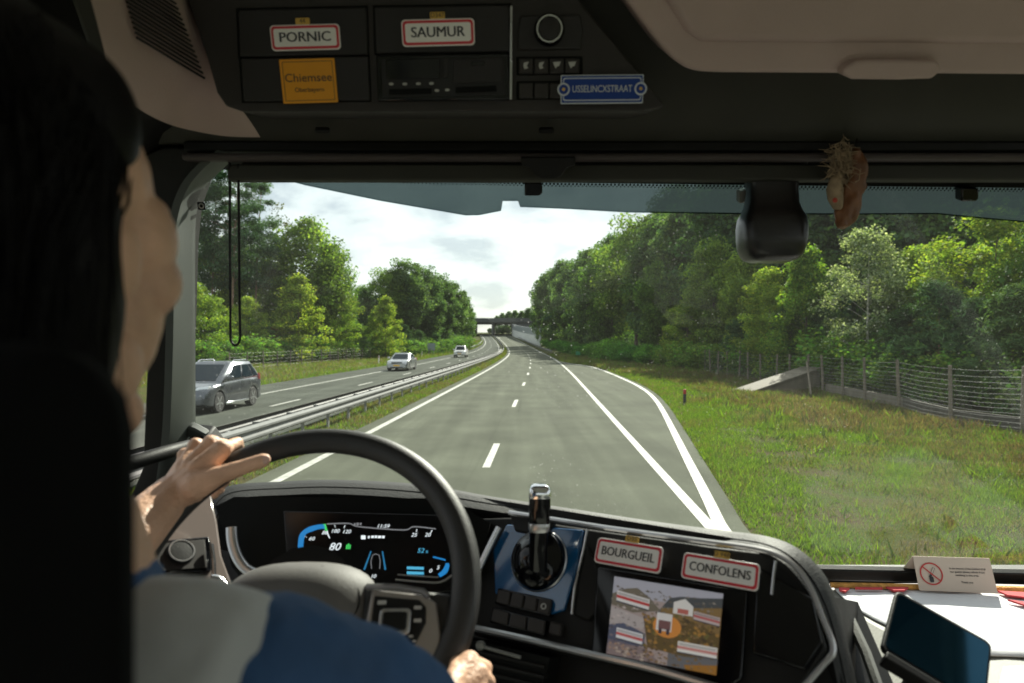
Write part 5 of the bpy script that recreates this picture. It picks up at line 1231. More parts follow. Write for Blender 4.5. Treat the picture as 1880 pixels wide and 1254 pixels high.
for k in range(420):
    u, v = rgp.random() * 0.97, 0.1 + 0.88 * rgp.random(); r = 0.006 + 0.016 * rgp.random(); g0 = 0.5 + rgp.random()
    if v < 0.36: c0 = (0.17 * g0, 0.15 * g0, 0.13 * g0)
    elif u < 0.3 and v < 0.62: c0 = (0.33 * g0, 0.29 * g0, 0.28 * g0)
    elif u < 0.34: c0 = (0.16 * g0, 0.13 * g0, 0.14 * g0)
    else: c0 = (0.17 * g0, 0.11 * g0, 0.055 * g0)
    pic([(u - r, v), (u, v - r * 0.8), (u + r, v + r * 0.3), (u, v + r * 0.8)], c0, 7)
def bus(u, v, w, h, sk, body, stripe):
    f_ = lambda a, b_: (u + w * a, v + h * b_ + sk * a)
    pic([f_(0, 0), f_(1, 0), f_(1, 1), f_(0, 1)], body, 8)
    pic([f_(0, 0.42), f_(1, 0.42), f_(1, 0.70), f_(0, 0.70)], stripe, 9)
    pic([f_(0.03, 0.12), f_(0.97, 0.12), f_(0.97, 0.36), f_(0.03, 0.36)], tuple(c * 0.62 for c in body), 9)
    for k in range(0): pic([f_(0.06 + 0.18 * k, 0.12), f_(0.20 + 0.18 * k, 0.12), f_(0.20 + 0.18 * k, 0.38), f_(0.06 + 0.18 * k, 0.38)], (0.12, 0.13, 0.15), 9)
    pic([f_(0, 1), f_(1, 1), f_(1, 1.12), f_(0, 1.12)], (0.05, 0.05, 0.07), 9)
bus(0.04, 0.17, 0.30, 0.13, 0.05, (0.62, 0.60, 0.60), (0.42, 0.05, 0.05))
bus(0.75, 0.27, 0.24, 0.10, 0.03, (0.45, 0.38, 0.38), (0.40, 0.10, 0.10))
bus(0.07, 0.64, 0.24, 0.13, 0.03, (0.62, 0.62, 0.64), (0.45, 0.10, 0.10))
bus(0.63, 0.67, 0.36, 0.13, 0.0, (0.66, 0.64, 0.62), (0.50, 0.22, 0.20))
pic([(0.56, 0.20), (0.66, 0.14), (0.74, 0.22), (0.74, 0.34), (0.56, 0.34)], (0.62, 0.60, 0.58), 8)
pic([(0.60, 0.27), (0.70, 0.27), (0.70, 0.33), (0.60, 0.33)], (0.40, 0.12, 0.10), 9)
pic([(0.52 + 0.13 * math.cos(a), 0.52 + 0.14 * math.sin(a)) for a in np.linspace(0, 2 * math.pi, 18, endpoint=False)], (0.55, 0.22, 0.05), 8)
pic([(0.42, 0.36), (0.56, 0.36), (0.56, 0.58), (0.42, 0.58)], (0.60, 0.58, 0.58), 9)
pic([(0.44, 0.45), (0.55, 0.45), (0.55, 0.56), (0.44, 0.56)], (0.16, 0.08, 0.08), 10)
for k in range(2): pic([(0.445 + 0.07 * k, 0.54), (0.475 + 0.07 * k, 0.54), (0.475 + 0.07 * k, 0.62), (0.445 + 0.07 * k, 0.62)], (0.05, 0.04, 0.05), 10)
po = PR.build('screen_picture', attr_mat('screen_print', 0.4, emit=0.16))
vc = []
for n0, c in PRC: vc += [c] * n0
ca = po.data.attributes.new('Col', 'FLOAT_COLOR', 'POINT'); arr = np.ones((len(vc), 4), np.float32); arr[:, :3] = np.array(vc); ca.data.foreach_set('color', arr.ravel())
D(po)
# air vent below the strip
VN = Plane(P(900, 1190, 1.17), P(1100, 1235, 1.08), P(900, 1250, 1.15))
D(pxprism(VN, [(850, 1172), (1010, 1208), (985, 1300), (850, 1300)], 0.0, -0.05).build('vent_recess', M_frit))
for k in range(5):
    y0 = 1188 + 18 * k
    D(pxprism(VN, [(852, y0), (1000, y0 + 34), (998, y0 + 41), (852, y0 + 7)], 0.006, -0.012).build('vent_slat', M_blackp, bevel=0.001))
D(MB().tube([VN.hit(878, 1185, 0.014), VN.hit(956, 1207, 0.014)], 0.003, 8).build('vent_bar', M_greyp, smooth=True))
mm, _ = VN.frame((872, 1183), (892, 1187), 0.014)
D(MB().lathe([(0.0075, -0.006), (0.0078, 0.003), (0.005, 0.006), (0.0005, 0.0065)], mm, 18).build('vent_knob', M_greyp, smooth=True))

# instrument display
BP = Plane(P(540, 950, 1.30), P(840, 960, 1.285), P(560, 1090, 1.24))
D(pxprism(BP, [(395, 930), (430, 912), (820, 915), (900, 960), (880, 1060), (850, 1110), (480, 1110), (425, 1040), (410, 975)], -0.02, -0.05).build('binnacle_base', M_frit))
disp = D(pxprism(BP, [(520, 938), (835, 946), (850, 1000), (842, 1085), (690, 1100), (530, 1090)], 0.0, -0.01).build('instrument_display', mat('display_glass', (0.004, 0.004, 0.005), 0.2, spec=0.25), bevel=0.002))
D(MB().tube([BP.hit(*p, 0.012) for p in smooth_path([(425, 968), (427, 995), (436, 1023), (452, 1044), (478, 1056)], 5)], 0.010, 8, flat=0.5).build('chrome_accent', M_satin, smooth=True))
G_w = glow('display_white', (0.75, 0.82, 0.85), 0.55); G_b = glow('display_blue', (0.015, 0.20, 0.50), 0.45); G_bd = glow('display_dim_blue', (0.02, 0.16, 0.32), 0.5)
G_g = glow('display_green', (0.05, 0.5, 0.10), 0.6); G_c = glow('display_cyan', (0.08, 0.42, 0.65), 0.45); G_d = glow('display_dim', (0.35, 0.36, 0.38), 0.25)
def dpoly(name, pts, m, z=0.0012): pxprism(BP, pts, z, z - 0.0006).build(name, m, disp)
def dtext(s, px, py, hpx, m, shear=0.25):
    mm, _ = BP.frame((px - 20, py), (px + 20, py + 0.4), 0.0014); return text('display_text', s, mm, hpx / F * 1.27 * 1.25, m, disp, z=0.0, sx=1.15, shear=shear)
def arc(pts, w_in, m, name='dial_arc'):
    sp2 = smooth_path(pts, 5)
    cx_, cy_ = 600, 1000
    MB().strips([[BP.hit(p[0], p[1], 0.0012), BP.hit(p[0] + (p[2] if len(p) > 2 else w_in), p[1] + (p[3] if len(p) > 3 else 0), 0.0012)] for p in sp2]).build(name, m, disp)
arc([(557, 1036, 10, -6), (549, 1020, 10, -3), (547, 1000, 10, 0), (551, 980, 10, 2), (566, 968, 6, 8), (585, 963, 3, 8), (596, 963, 1, 8)], 8, G_b)
arc([(600, 961, 0, 2), (640, 960, 0, 2), (660, 966, 0, 2), (740, 972, 0, 2), (760, 966, 0, 2), (800, 970, 0, 2)], 1, G_d, 'dial_line')
arc([(808, 1060, -4, -6), (820, 1052, -8, -5), (825, 1040, -8, -2), (824, 1034, -6, 0)], 6, G_b)
arc([(795, 1021, 0, 3), (812, 1025, 0, 3), (818, 1027, 0, 3)], 2, G_b, 'dial_line')
dpoly('needle', [(593, 962), (598, 962), (601, 975), (597, 974)], G_g); dpoly('needle', [(599, 976), (601, 976), (606, 988), (604, 988)], G_w)
for s_, px, py in (('20', 574, 1028), ('40', 566, 1012), ('60', 572, 989), ('80', 596, 978), ('100', 615, 975), ('120', 636, 976), ('25', 760, 982), ('20', 785, 982), ('0', 790, 1048), ('5', 804, 1042), ('11:59', 703, 966)):
    dtext(s_, px, py, 7.5, G_w)
dtext('80', 614, 1004, 15, G_w); dtext('52', 772, 1011, 9, G_c); dtext('%', 783, 1013, 5, G_c); dtext('10', 685, 1058, 7, G_w)
for px_, py_, w_, m9 in ((676, 986, 3, G_w), (682, 985.5, 5, G_w), (688.5, 985.5, 4, G_w), (694, 985.7, 6, G_w), (701.5, 985.8, 5, G_w), (650, 962.5, 3, G_d), (655, 962, 4, G_d), (661, 962, 3, G_d)):
    dpoly('display_mark', [(px_, py_ - 2.2), (px_ + w_, py_ - 2.1), (px_ + w_ - 0.8, py_ + 2.2), (px_ - 0.8, py_ + 2.1)], m9)
for a in ((558, 984, 563, 986), (548, 1013, 556, 1013), (562, 1030, 567, 1027), (614, 963, 615, 968), (633, 964, 631, 969), (765, 971, 764, 976), (793, 973, 790, 978)):
    dpoly('tick', [(a[0], a[1]), (a[2], a[3]), (a[2] + 0.9, a[3] + 0.9), (a[0] + 0.9, a[1] + 0.9)], G_w)
for k in range(3): dpoly('green_icon', [(635 + 3 * k, 1008), (637 + 3 * k, 1008), (638 + 3 * k, 1000 - 2 * (k % 2)), (636 + 3 * k, 1000 - 2 * (k % 2))], G_g)
dpoly('display_icon', [(663, 983), (671, 983), (671, 990), (663, 990)], G_w)
dpoly('lane_line', [(680, 1012), (682, 1012), (670, 1046), (667, 1046)], G_bd); dpoly('lane_line', [(701, 1012), (703, 1012), (709, 1046), (706, 1046)], G_bd)
pts_ = [(682, 1044), (681, 1030), (684, 1019), (690, 1017), (696, 1019), (698, 1030), (697, 1044)]
D(MB().tube([BP.hit(x, y, 0.001) for x, y in pts_], 0.0007, 5).build('car_outline', G_d))
for k in range(2): dpoly('level_bar', [(747, 1040 + 9 * k), (778, 1041 + 9 * k), (778, 1046 + 9 * k), (747, 1045 + 9 * k)], G_c)
D(MB().tube([BP.hit(*p, 0.003) for p in smooth_path([(730, 1055), (770, 1058), (805, 1060)], 3)], 0.0016, 6).build('display_rim', M_satin)); D(MB().tube([BP.hit(*p, 0.003) for p in smooth_path([(726, 1064), (770, 1068), (808, 1069), (830, 1056)], 3)], 0.0022, 6).build('display_rim', M_satin))
# left glossy side panel with mirror switch
LP = Plane(P(300, 920, 1.14), P(400, 920, 1.20), P(330, 1060, 1.06))
D(pxprism(LP, [(232, 1120), (240, 1040), (300, 960), (345, 922), (388, 905), (400, 960), (408, 1020), (432, 1085), (430, 1140)], 0.0, -0.06).build('left_panel', M_taupe, bevel=0.004))
mu = D(pxprism(LP, [(278, 993), (383, 984), (390, 1000), (390, 1044), (385, 1050), (272, 1056), (270, 1010)], 0.010, -0.01).build('mirror_switch', M_gloss, bevel=0.003))
on(mu, None, LP, [(288, 998), (376, 990), (381, 1042), (280, 1049)], 0.012, 0.008, 'switch_face', mat('switch_brown', (0.022, 0.018, 0.016), 0.55, spec=0.2))
mm, w_ = LP.frame((305, 1016), (358, 1012), 0.011); rr = w_ / 2
MB().lathe([(rr, 0), (rr, 0.003), (rr * 0.9, 0.005), (rr * 0.8, 0.0052), (rr * 0.05, 0.006)], mm, 32).build('knob', M_blackp, mu, smooth=True)
MB().lathe([(rr * 0.90, 0.0049), (rr * 0.89, 0.0062), (rr * 0.83, 0.0062), (rr * 0.81, 0.0051)], mm, 32, caps=False).build('knob_ring', M_satin, mu, smooth=True)
D(MB().tube([LP.hit(*p, 0.02) for p in ((388, 1000), (392, 1030), (393, 1060))], 0.0035, 8).build('chrome_edge', M_chrome, smooth=True))
D(MB().tube([LP.hit(*p, 0.025) for p in smooth_path([(388, 1058), (402, 1060), (412, 1068), (418, 1074)], 3)], [0.0028] * 9 + [0.0045], 8).build('chrome_lever', M_chrome, smooth=True))
town_sign('BOURGUEIL', 'D35', FP, (1095, 1009.5), (1216, 1030), 0.37, 'red bordered town sign BOURGUEIL at the top left of the dashboard screen', 0.0035, 0.02, 0.48)
town_sign('CONFOLENS', 'D 948', FP, (1253.5, 1037.5), (1394.5, 1062), 0.345, 'red bordered town sign CONFOLENS at the top right of the dashboard screen', 0.0035, 0.0, 0.48)

# ================================================================ STEERING WHEEL
CW = V(-0.2987, 0.9346, -0.3403); el = 0.7043; RW = 0.235
nW = Vector((0.0126 * math.cos(el), -math.cos(el), math.sin(el))).normalized(); uW = Vector((0, 0, 1)).cross(nW).normalized(); vW = nW.cross(uW)
MW = Matrix((uW, vW, nW)).transposed().to_4x4(); MW.translation = CW
sw = thing('steering_wheel', 'black leather steering wheel with silver switch spoke', 'steering wheel', CW - nW * 0.1)
WPl = Plane(CW, CW + uW, CW + vW)
M_leather = mat('wheel_leather', (0.022, 0.0215, 0.021), 0.48, var=0.12, scale=25, bump=0.18, bscale=500)
M_hub = mat('hub_grey', (0.105, 0.10, 0.094), 0.6, var=0.06, scale=12, bump=0.12, bscale=400)
rows = []
for i in range(96):
    a = 2 * math.pi * i / 96; c0 = CW + (uW * math.cos(a) + vW * math.sin(a)) * RW; rd = (uW * math.cos(a) + vW * math.sin(a))
    rows.append([c0 + rd * 0.0205 * math.cos(b_) + nW * 0.018 * math.sin(b_) for b_ in np.linspace(0, 2 * math.pi, 18, endpoint=False)])
adopt(sw, MB().strips(rows, close_u=True, close_v=True).build('rim', M_leather, smooth=True, angle=90))
# hub pad
rows = []
for t in np.linspace(0.02, 1, 9):
    z = 0.045 * (1 - t ** 3.2); rows.append([MW @ Vector((0.112 * t * math.copysign(abs(math.cos(a)) ** 0.8, math.cos(a)), 0.066 * t * math.copysign(abs(math.sin(a)) ** 0.8, math.sin(a)) - 0.024, z - 0.02)) for a in np.linspace(0, 2 * math.pi, 36, endpoint=False)])
rows.append([p - nW * 0.05 for p in rows[-1]])
adopt(sw, MB().strips(rows, close_u=True, caps=True).build('hub_pad', M_hub, smooth=True, angle=70))
adopt(sw, MB().tube([MW @ Vector((0.112 * 0.80 * math.cos(a), 0.066 * 0.80 * math.sin(a) - 0.024, 0.045 * (1 - 0.80 ** 3.2) - 0.0195)) for a in np.linspace(-1.9, 1.25, 24)], 0.0011, 6).build('pad_seam', M_frit))
for sd in (1, -1):
    def wp(x, y, z=0.0): return MW @ Vector((sd * x, y - 0.042, z))
    q = [wp(0.09, 0.045), wp(0.215, 0.030), wp(0.222, -0.05), wp(0.19, -0.09), wp(0.10, -0.055)]
    adopt(sw, MB().prism([p + nW * 0.0 for p in q], [p - nW * 0.025 for p in q]).build('spoke', M_leather, bevel=0.006))
    q = [wp(0.105, 0.034), wp(0.178, 0.026), wp(0.196, 0.014), wp(0.204, -0.028), wp(0.203, -0.085), wp(0.196, -0.092), wp(0.165, -0.062), wp(0.10, -0.055)]
    fr2 = MB().prism([p + nW * 0.008 for p in q], [p - nW * 0.004 for p in q]).build('spoke_trim', mat('warm_silver', (0.36, 0.33, 0.31), 0.35, metal=0.6), bevel=0.003); adopt(sw, fr2)
    adopt(sw, MB().tube([wp(0.098, 0.036, 0.010), wp(0.14, 0.035, 0.012), wp(0.176, 0.029, 0.011), wp(0.184, 0.022, 0.009)], 0.0045, 8).build('spoke_strip', M_satin, smooth=True))  # raised silver strip along the top of the spoke
    q = [wp(0.110, 0.024), wp(0.172, 0.018), wp(0.182, 0.008), wp(0.183, -0.012), wp(0.172, -0.038), wp(0.158, -0.048), wp(0.11, -0.044)]
    pod = MB().prism([p + nW * 0.011 for p in q], [p + nW * 0.004 for p in q]).build('button_pod', M_blackp, bevel=0.002); adopt(sw, pod)
    m2 = MW @ Matrix.Translation((sd * 0.142, -0.054, 0.011))
    plate('joystick_frame', m2, 0.042, 0.034, 0.006, 0.0, 0.005, M_satin, pod, bevel=0.0015); plate('joystick', m2, 0.033, 0.024, 0.004, 0.004, 0.0075, M_gloss, pod, bevel=0.0015)
    for bx_, by_, bw in ((0.122, 0.014, 0.012), (0.171, 0.007, 0.010), (0.172, -0.010, 0.010), (0.165, -0.030, 0.006), (0.170, -0.036, 0.005)):
        plate('button_mark', MW @ Matrix.Translation((sd * bx_, by_ - 0.042, 0.0112)), bw, bw * 0.45, 0.001, 0, 0.0006, M_mark, pod)
adopt(sw, MB().tube([CW - nW * 0.02, CW - nW * 0.10 + Vector((0, 0.02, -0.03)), CW - nW * 0.4], [0.07, 0.06, 0.06], 16).build('column', M_blackp, smooth=True))

# ================================================================ THINGS ON THE RIGHT SHELF
M_cloth = mat('white_cloth', (0.66, 0.66, 0.68), 0.85, var=0.04, scale=14, bump=0.6, bscale=14)
M_clothr = mat('red_cloth_print', (0.55, 0.06, 0.07), 0.85, var=0.15, scale=20)
M_rope = mat('orange_cord_trim', (0.72, 0.36, 0.09), 0.8, var=0.3, scale=60, bump=0.6, bscale=200)
zs = H + ZS
SH = Plane(Vector((1, 1.5, zs + 0.004)), Vector((1.3, 1.5, zs + 0.004)), Vector((1, 1.8, zs + 0.004)))
cl = thing('table_cloth', 'white cloth with red border lying on the right dashboard shelf', 'cloth', SH.hit(1700, 1120))
pts_ = [(1530, 1072), (1700, 1076), (1900, 1080), (2100, 1084), (2100, 1200), (1900, 1196), (1850, 1200), (1790, 1194), (1660, 1160), (1600, 1130), (1560, 1108)]
rws = []
xs_c = list(range(1532, 2110, 24))
def clb(x): return float(np.interp(x, [1532, 1560, 1600, 1660, 1790, 1900, 2100], [1080, 1108, 1132, 1160, 1196, 1198, 1205]))
for x in xs_c:
    col_ = []
    for j in range(11):
        y = 1071 + (x - 1532) * 0.02 + (clb(x) - 1071) * j / 10
        p = SH.hit(x, y, 0.002 + 0.004 * (0.5 + 0.5 * math.sin(x * 0.045 + y * 0.06)) * (0.5 + 0.5 * math.sin(y * 0.11 - x * 0.02)))
        col_.append(p)
    rws.append(col_)
o = MB().strips(rws).build('cloth', M_cloth, smooth=True, angle=90); so = o.modifiers.new('solid', 'SOLIDIFY'); so.thickness = 0.003; adopt(cl, o)
for a in ([(1540, 1078), (1560, 1079), (1552, 1085), (1541, 1083)], [(1626, 1077), (1668, 1078), (1660, 1083), (1640, 1083)], [(1832, 1084), (1900, 1088), (1900, 1098), (1850, 1092)], [(1850, 1100), (1900, 1108), (1900, 1116), (1868, 1106)], [(1570, 1077.5), (1620, 1078), (1620, 1080), (1570, 1079.5)]):
    adopt(cl, pxprism(SH, a, 0.013, 0.008).build('red_print', M_clothr))
rp_ = [SH.hit(x, 1074 + (x - 1532) * 0.022, 0.010) for x in range(1526, 2110, 12)]
tag(MB().tube(rp_, 0.010, 8, flat=0.8).build('cord_trim', M_rope, smooth=True), 'orange cord trim along the foot of the windscreen', 'cord trim')
# tent card
M_card = mat('cream_card', (0.60, 0.50, 0.42), 0.7, var=0.03)
M_redp = mat('red_print', (0.50, 0.04, 0.04), 0.6)
b0, b1 = SH.hit(1688, 1084, 0.009), SH.hit(1832, 1090, 0.009)
t0, t1 = P(1676, 1021.5, b0.y + 0.035), P(1817, 1025.5, b1.y + 0.035)
cdn = thing('tent_card', 'folded cream no smoking card standing on the cloth', 'card', (b0 + b1) / 2)
nc = (b1 - b0).cross(t0 - b0).normalized(); nc = nc if nc.y < 0 else -nc
q = [b0, b1, t1, t0]
adopt(cdn, MB().prism(q, [p - nc * 0.0012 for p in q]).build('front_leaf', M_card))
bk = [b0 + Vector((-0.03, 0.075, 0)), b1 + Vector((-0.03, 0.075, 0)), t1, t0]
adopt(cdn, MB().prism([p + Vector((0, 0.002, 0)) for p in bk], [p + Vector((0, 0.0034, 0)) for p in bk]).build('back_leaf', M_card))
CP = Plane(b0, b1, t0)
mm, w_ = CP.frame((1689, 1053), (1731, 1054), 0.0012); rr = w_ / 2
adopt(cdn, MB().lathe([(rr, 0), (rr, 0.0005), (rr * 0.88, 0.0005), (rr * 0.88, 0)], mm, 36, caps=False).build('red_ring', M_redp))
ms = mm @ Matrix.Rotation(math.radians(-42), 4, 'Z')
adopt(cdn, plate('red_bar', ms, rr * 1.84, rr * 0.11, 0.0005, 0.0006, 0.0011, M_redp, None))
m3 = mm @ Matrix.Rotation(math.radians(60), 4, 'Z')
adopt(cdn, plate('cigarette', m3, rr * 1.0, rr * 0.20, 0.0008, 0.0, 0.0005, M_signt, None, dx=rr * 0.12))
adopt(cdn, plate('cigarette_paper', m3, rr * 0.66, rr * 0.13, 0.0005, 0.0004, 0.00055, M_card, None, dx=rr * 0.26))
adopt(cdn, plate('hand_shape', mm, rr * 0.36, rr * 0.5, rr * 0.12, 0.0, 0.0005, M_signt, None, dx=-rr * 0.06, dy=-rr * 0.5))
for s_, py in (('In the interest of the comfort of all', 1043.5), ('our guests please refrain from', 1049.5), ('smoking in this area.', 1055.5), ('Thank you', 1068.5)):
    mm2, _ = CP.frame((1736, py), (1816, py + 2.2), 0.0012); adopt(cdn, text('lettering', s_, mm2, 0.0075, M_signt, None, z=0.0, sx=0.9 if len(s_) > 32 else 1.0))
# phone in a holder
ph = thing('phone', 'black smartphone held tilted above the right shelf', 'phone', P(1730, 1260, 1.06))
pc = [P(1652, 1094, 1.13), P(1843, 1186, 1.07), P(1786, 1300, 0.985), P(1612, 1178, 1.045)]
uu = ((pc[1] - pc[0]) + (pc[2] - pc[3])).normalized(); vv0 = ((pc[0] - pc[3]) + (pc[1] - pc[2])).normalized(); nn = uu.cross(vv0).normalized(); vv = nn.cross(uu)
mph = Matrix((uu, vv, nn)).transposed().to_4x4(); mph.translation = sum(pc, Vector()) / 4
wph = ((pc[1] - pc[0]).length + (pc[2] - pc[3]).length) / 2; hph = ((pc[0] - pc[3]).length + (pc[1] - pc[2]).length) / 2
adopt(ph, plate('phone_case', mph, wph, hph, 0.012, -0.010, 0.0, M_blackp, None, bevel=0.002))
adopt(ph, plate('screen', mph, wph * 0.945, hph * 0.90, 0.009, 0.0002, 0.0010, mat('phone_glass', (0.015, 0.065, 0.11), 0.06, metal=0.85), None))  # blue of the sky's reflection tinted into the screen colour
adopt(ph, plate('holder_ledge', mph, wph * 0.9, 0.014, 0.003, -0.02, 0.004, M_blackp, None, bevel=0.002, dy=-hph / 2 - 0.008))
c_ph = mph.translation
adopt(ph, MB().tube([c_ph - nn * 0.012, c_ph - nn * 0.05 + Vector((0, 0.03, -0.05)), c_ph + Vector((-0.05, 0.09, -0.20)), c_ph + Vector((-0.06, 0.12, -0.33))], 0.012, 8).build('holder_arm', M_blackp, smooth=True))
# charging book / box at the lower right corner
q = [(1840, 1222), (1960, 1215), (1960, 1290), (1822, 1290)]
tag(pxprism(SH, q, 0.035, 0.0).build('small_tray', M_card, bevel=0.004), 'small pale tray at the lower right corner of the shelf', 'tray')

# ================================================================ DRIVER SEAT AND DRIVER
seat = thing('driver_seat', 'black driver seat with high narrow headrest', 'seat', V(-0.40, 0.34, -1.1))
M_seat = mat('seat_black', (0.004, 0.004, 0.004), 0.9, spec=0.08, var=0.2, scale=30)
def pad(name, cx_, w, z0, z1, y0, y1, r=0.03):
    mb = MB().box((cx_, (y0 + y1) / 2, H + (z0 + z1) / 2), (w, y1 - y0, z1 - z0)); o = mb.build(name, M_seat, bevel=r, seg=4); adopt(seat, o)
pad('headrest', -0.333, 0.36, -0.30, 0.0, 0.225, 0.30, 0.045)
pad('backrest', -0.34, 0.42, -1.0, -0.31, 0.24, 0.36)
pad('cushion', -0.34, 0.46, -1.10, -0.95, 0.36, 0.85)

def capsules(specs, k=12):
    """closed tapered capsules: (a, b, ra, rb); unions are welded by the remesh modifier"""
    mb = MB()
    for a, b_, ra, rb in specs:
        a, b_ = Vector(a), Vector(b_); t = b_ - a; L_ = t.length; t = t.normalized() if L_ > 1e-6 else Vector((0, 0, 1))
        x = t.cross(Vector((0, 0, 1)) if abs(t.z) < 0.9 else Vector((1, 0, 0))).normalized(); y = t.cross(x)
        rows = []
        for an in (-88, -60, -30, 0): 
            an = math.radians(an); c0 = a + t * ra * math.sin(an); r = ra * math.cos(an); rows.append([c0 + (x * math.cos(2 * math.pi * j / k) + y * math.sin(2 * math.pi * j / k)) * r for j in range(k)])
        for an in (0, 30, 60, 88):
            an = math.radians(an); c0 = b_ + t * rb * math.sin(an); r = rb * math.cos(an); rows.append([c0 + (x * math.cos(2 * math.pi * j / k) + y * math.sin(2 * math.pi * j / k)) * r for j in range(k)])
        mb.strips(rows, close_u=True, caps=True)
    return mb
def ellipsoid(mb, c, r, m=None, k=20, n0=12):
    rows = []
    for i in range(n0 + 1):
        th = math.pi * (0.01 + 0.98 * i / n0); rows.append([Vector(c) + (m @ Vector(q) if m else Vector(q)) for q in [(r[0] * math.sin(th) * math.cos(2 * math.pi * j / k), r[1] * math.sin(th) * math.sin(2 * math.pi * j / k), r[2] * math.cos(th)) for j in range(k)]])
    mb.strips(rows, close_u=True, caps=True)
def organic(mb, name, material, voxel, smooth=6, parent=None):
    o = mb.build(name, material); rm = o.modifiers.new('remesh', 'REMESH'); rm.mode = 'VOXEL'; rm.voxel_size = voxel; rm.use_smooth_shade = True
    sm = o.modifiers.new('smooth', 'SMOOTH'); sm.iterations = smooth; sm.factor = 0.5
    if parent is not None: adopt(parent, o)
    return o
M_skin = mat('skin', (0.66, 0.40, 0.27), 0.5, var=0.14, scale=28, bump=0.30, bscale=150)
sb = M_skin.node_tree.nodes['Principled BSDF']; sb.inputs['Subsurface Weight'].default_value = 0.0
M_hair = mat('dark_hair', (0.0045, 0.0037, 0.0033), 0.55, var=0.3, scale=60, spec=0.13)
M_navy = mat('navy_shirt', (0.032, 0.088, 0.21), 0.85, var=0.15, scale=14, bump=0.9, bscale=10)
M_vest = mat('grey_vest', (0.52, 0.53, 0.53), 0.8, var=0.06, scale=10, bump=0.7, bscale=9)
pe = thing('person', 'driver in navy shirt and grey vest with both hands on the wheel', 'person', V(-0.34, 0.5, -0.95))
HC = Vector((-0.340, 0.475, H + 0.066))
R15 = Matrix.Rotation(math.radians(-8), 3, 'Z')
body = MB()
ellipsoid(body, HC + Vector((0, -0.005, 0.045)), (0.072, 0.092, 0.085), R15)                 # skull
ellipsoid(body, HC + R15 @ Vector((0.0, 0.035, -0.03)), (0.064, 0.066, 0.098), R15)           # face
ellipsoid(body, HC + R15 @ Vector((0.042, 0.055, -0.020)), (0.030, 0.032, 0.030), R15)        # cheekbones
ellipsoid(body, HC + R15 @ Vector((-0.042, 0.055, -0.020)), (0.030, 0.032, 0.030), R15)
ellipsoid(body, HC + R15 @ Vector((0.030, 0.060, 0.035)), (0.030, 0.026, 0.018), R15)         # brow
ellipsoid(body, HC + R15 @ Vector((-0.030, 0.060, 0.035)), (0.030, 0.026, 0.018), R15)
ellipsoid(body, HC + R15 @ Vector((0.0, 0.060, -0.122)), (0.036, 0.032, 0.028), R15)          # chin
ellipsoid(body, HC + R15 @ Vector((0.0, 0.102, -0.030)), (0.014, 0.024, 0.020), R15)          # nose
ellipsoid(body, HC + R15 @ Vector((0.0, 0.090, -0.075)), (0.024, 0.014, 0.010), R15)          # lips
ellipsoid(body, HC + R15 @ Vector((0.074, -0.008, -0.010)), (0.010, 0.020, 0.030), R15)       # ear
ellipsoid(body, HC + R15 @ Vector((-0.074, -0.008, -0.010)), (0.010, 0.020, 0.030), R15)
ellipsoid(body, HC + R15 @ Vector((0.048, 0.040, 0.012)), (0.026, 0.040, 0.036), R15)
ellipsoid(body, HC + R15 @ Vector((-0.048, 0.040, 0.012)), (0.026, 0.040, 0.036), R15)
ellipsoid(body, HC + R15 @ Vector((0.046, 0.010, -0.085)), (0.020, 0.036, 0.034), R15)
ellipsoid(body, HC + R15 @ Vector((-0.046, 0.010, -0.085)), (0.020, 0.036, 0.034), R15)
cap = []
nk = V(-0.34, 0.45, -0.16)
cap += [(HC + Vector((0, -0.01, -0.07)), nk, 0.048, 0.055), (nk, V(-0.34, 0.45, -0.55), 0.09, 0.13), (V(-0.50, 0.46, -0.26), V(-0.19, 0.47, -0.26), 0.055, 0.055), (V(-0.34, 0.45, -0.55), V(-0.34, 0.5, -0.92), 0.13, 0.14), (V(-0.27, 0.5, -0.92), V(-0.25, 0.88, -0.92), 0.075, 0.065), (V(-0.41, 0.5, -0.92), V(-0.43, 0.88, -0.92), 0.075, 0.065), (V(-0.25, 0.88, -0.92), V(-0.25, 1.0, -1.38), 0.06, 0.045), (V(-0.43, 0.88, -0.92), V(-0.43, 1.0, -1.38), 0.06, 0.045)]
# left arm and hand on the rim
shl, ell_ = V(-0.51, 0.47, -0.26), P(120, 1110, 0.82)
wl1 = P(318, 905, 1.015)
cap += [(shl, ell_, 0.046, 0.041), (ell_, ell_.lerp(wl1, 0.35), 0.041, 0.043), (ell_.lerp(wl1, 0.35), wl1, 0.044, 0.0295)]
kn_ = [P(410, 824, 1.045), P(391, 815, 1.06), P(364, 820, 1.07), P(345, 838, 1.075)]      # knuckles
for kpt, w0, r0, r1 in zip(kn_, (P(340, 892, 1.012), P(330, 890, 1.018), P(322, 894, 1.025), P(316, 900, 1.03)), (0.0215, 0.0215, 0.021, 0.0205), (0.0145, 0.0138, 0.0132, 0.0120)): cap.append((w0, kpt, r0, r1))
cap += [(P(335, 905, 1.01), P(385, 868, 1.03), 0.025, 0.020), (P(350, 905, 1.02), P(392, 880, 1.055), 0.022, 0.018), (P(372, 850, 1.045), P(398, 842, 1.06), 0.017, 0.014)]
fing = [[kn_[0], P(436, 812, 1.095), P(440, 834, 1.128), P(425, 862, 1.118)], [kn_[1], P(412, 816, 1.115), P(424, 850, 1.135), P(415, 884, 1.110)], [kn_[2], P(388, 832, 1.125), P(404, 872, 1.132), P(404, 900, 1.100)], [kn_[3], P(370, 856, 1.125), P(388, 893, 1.125), P(394, 910, 1.100)]]
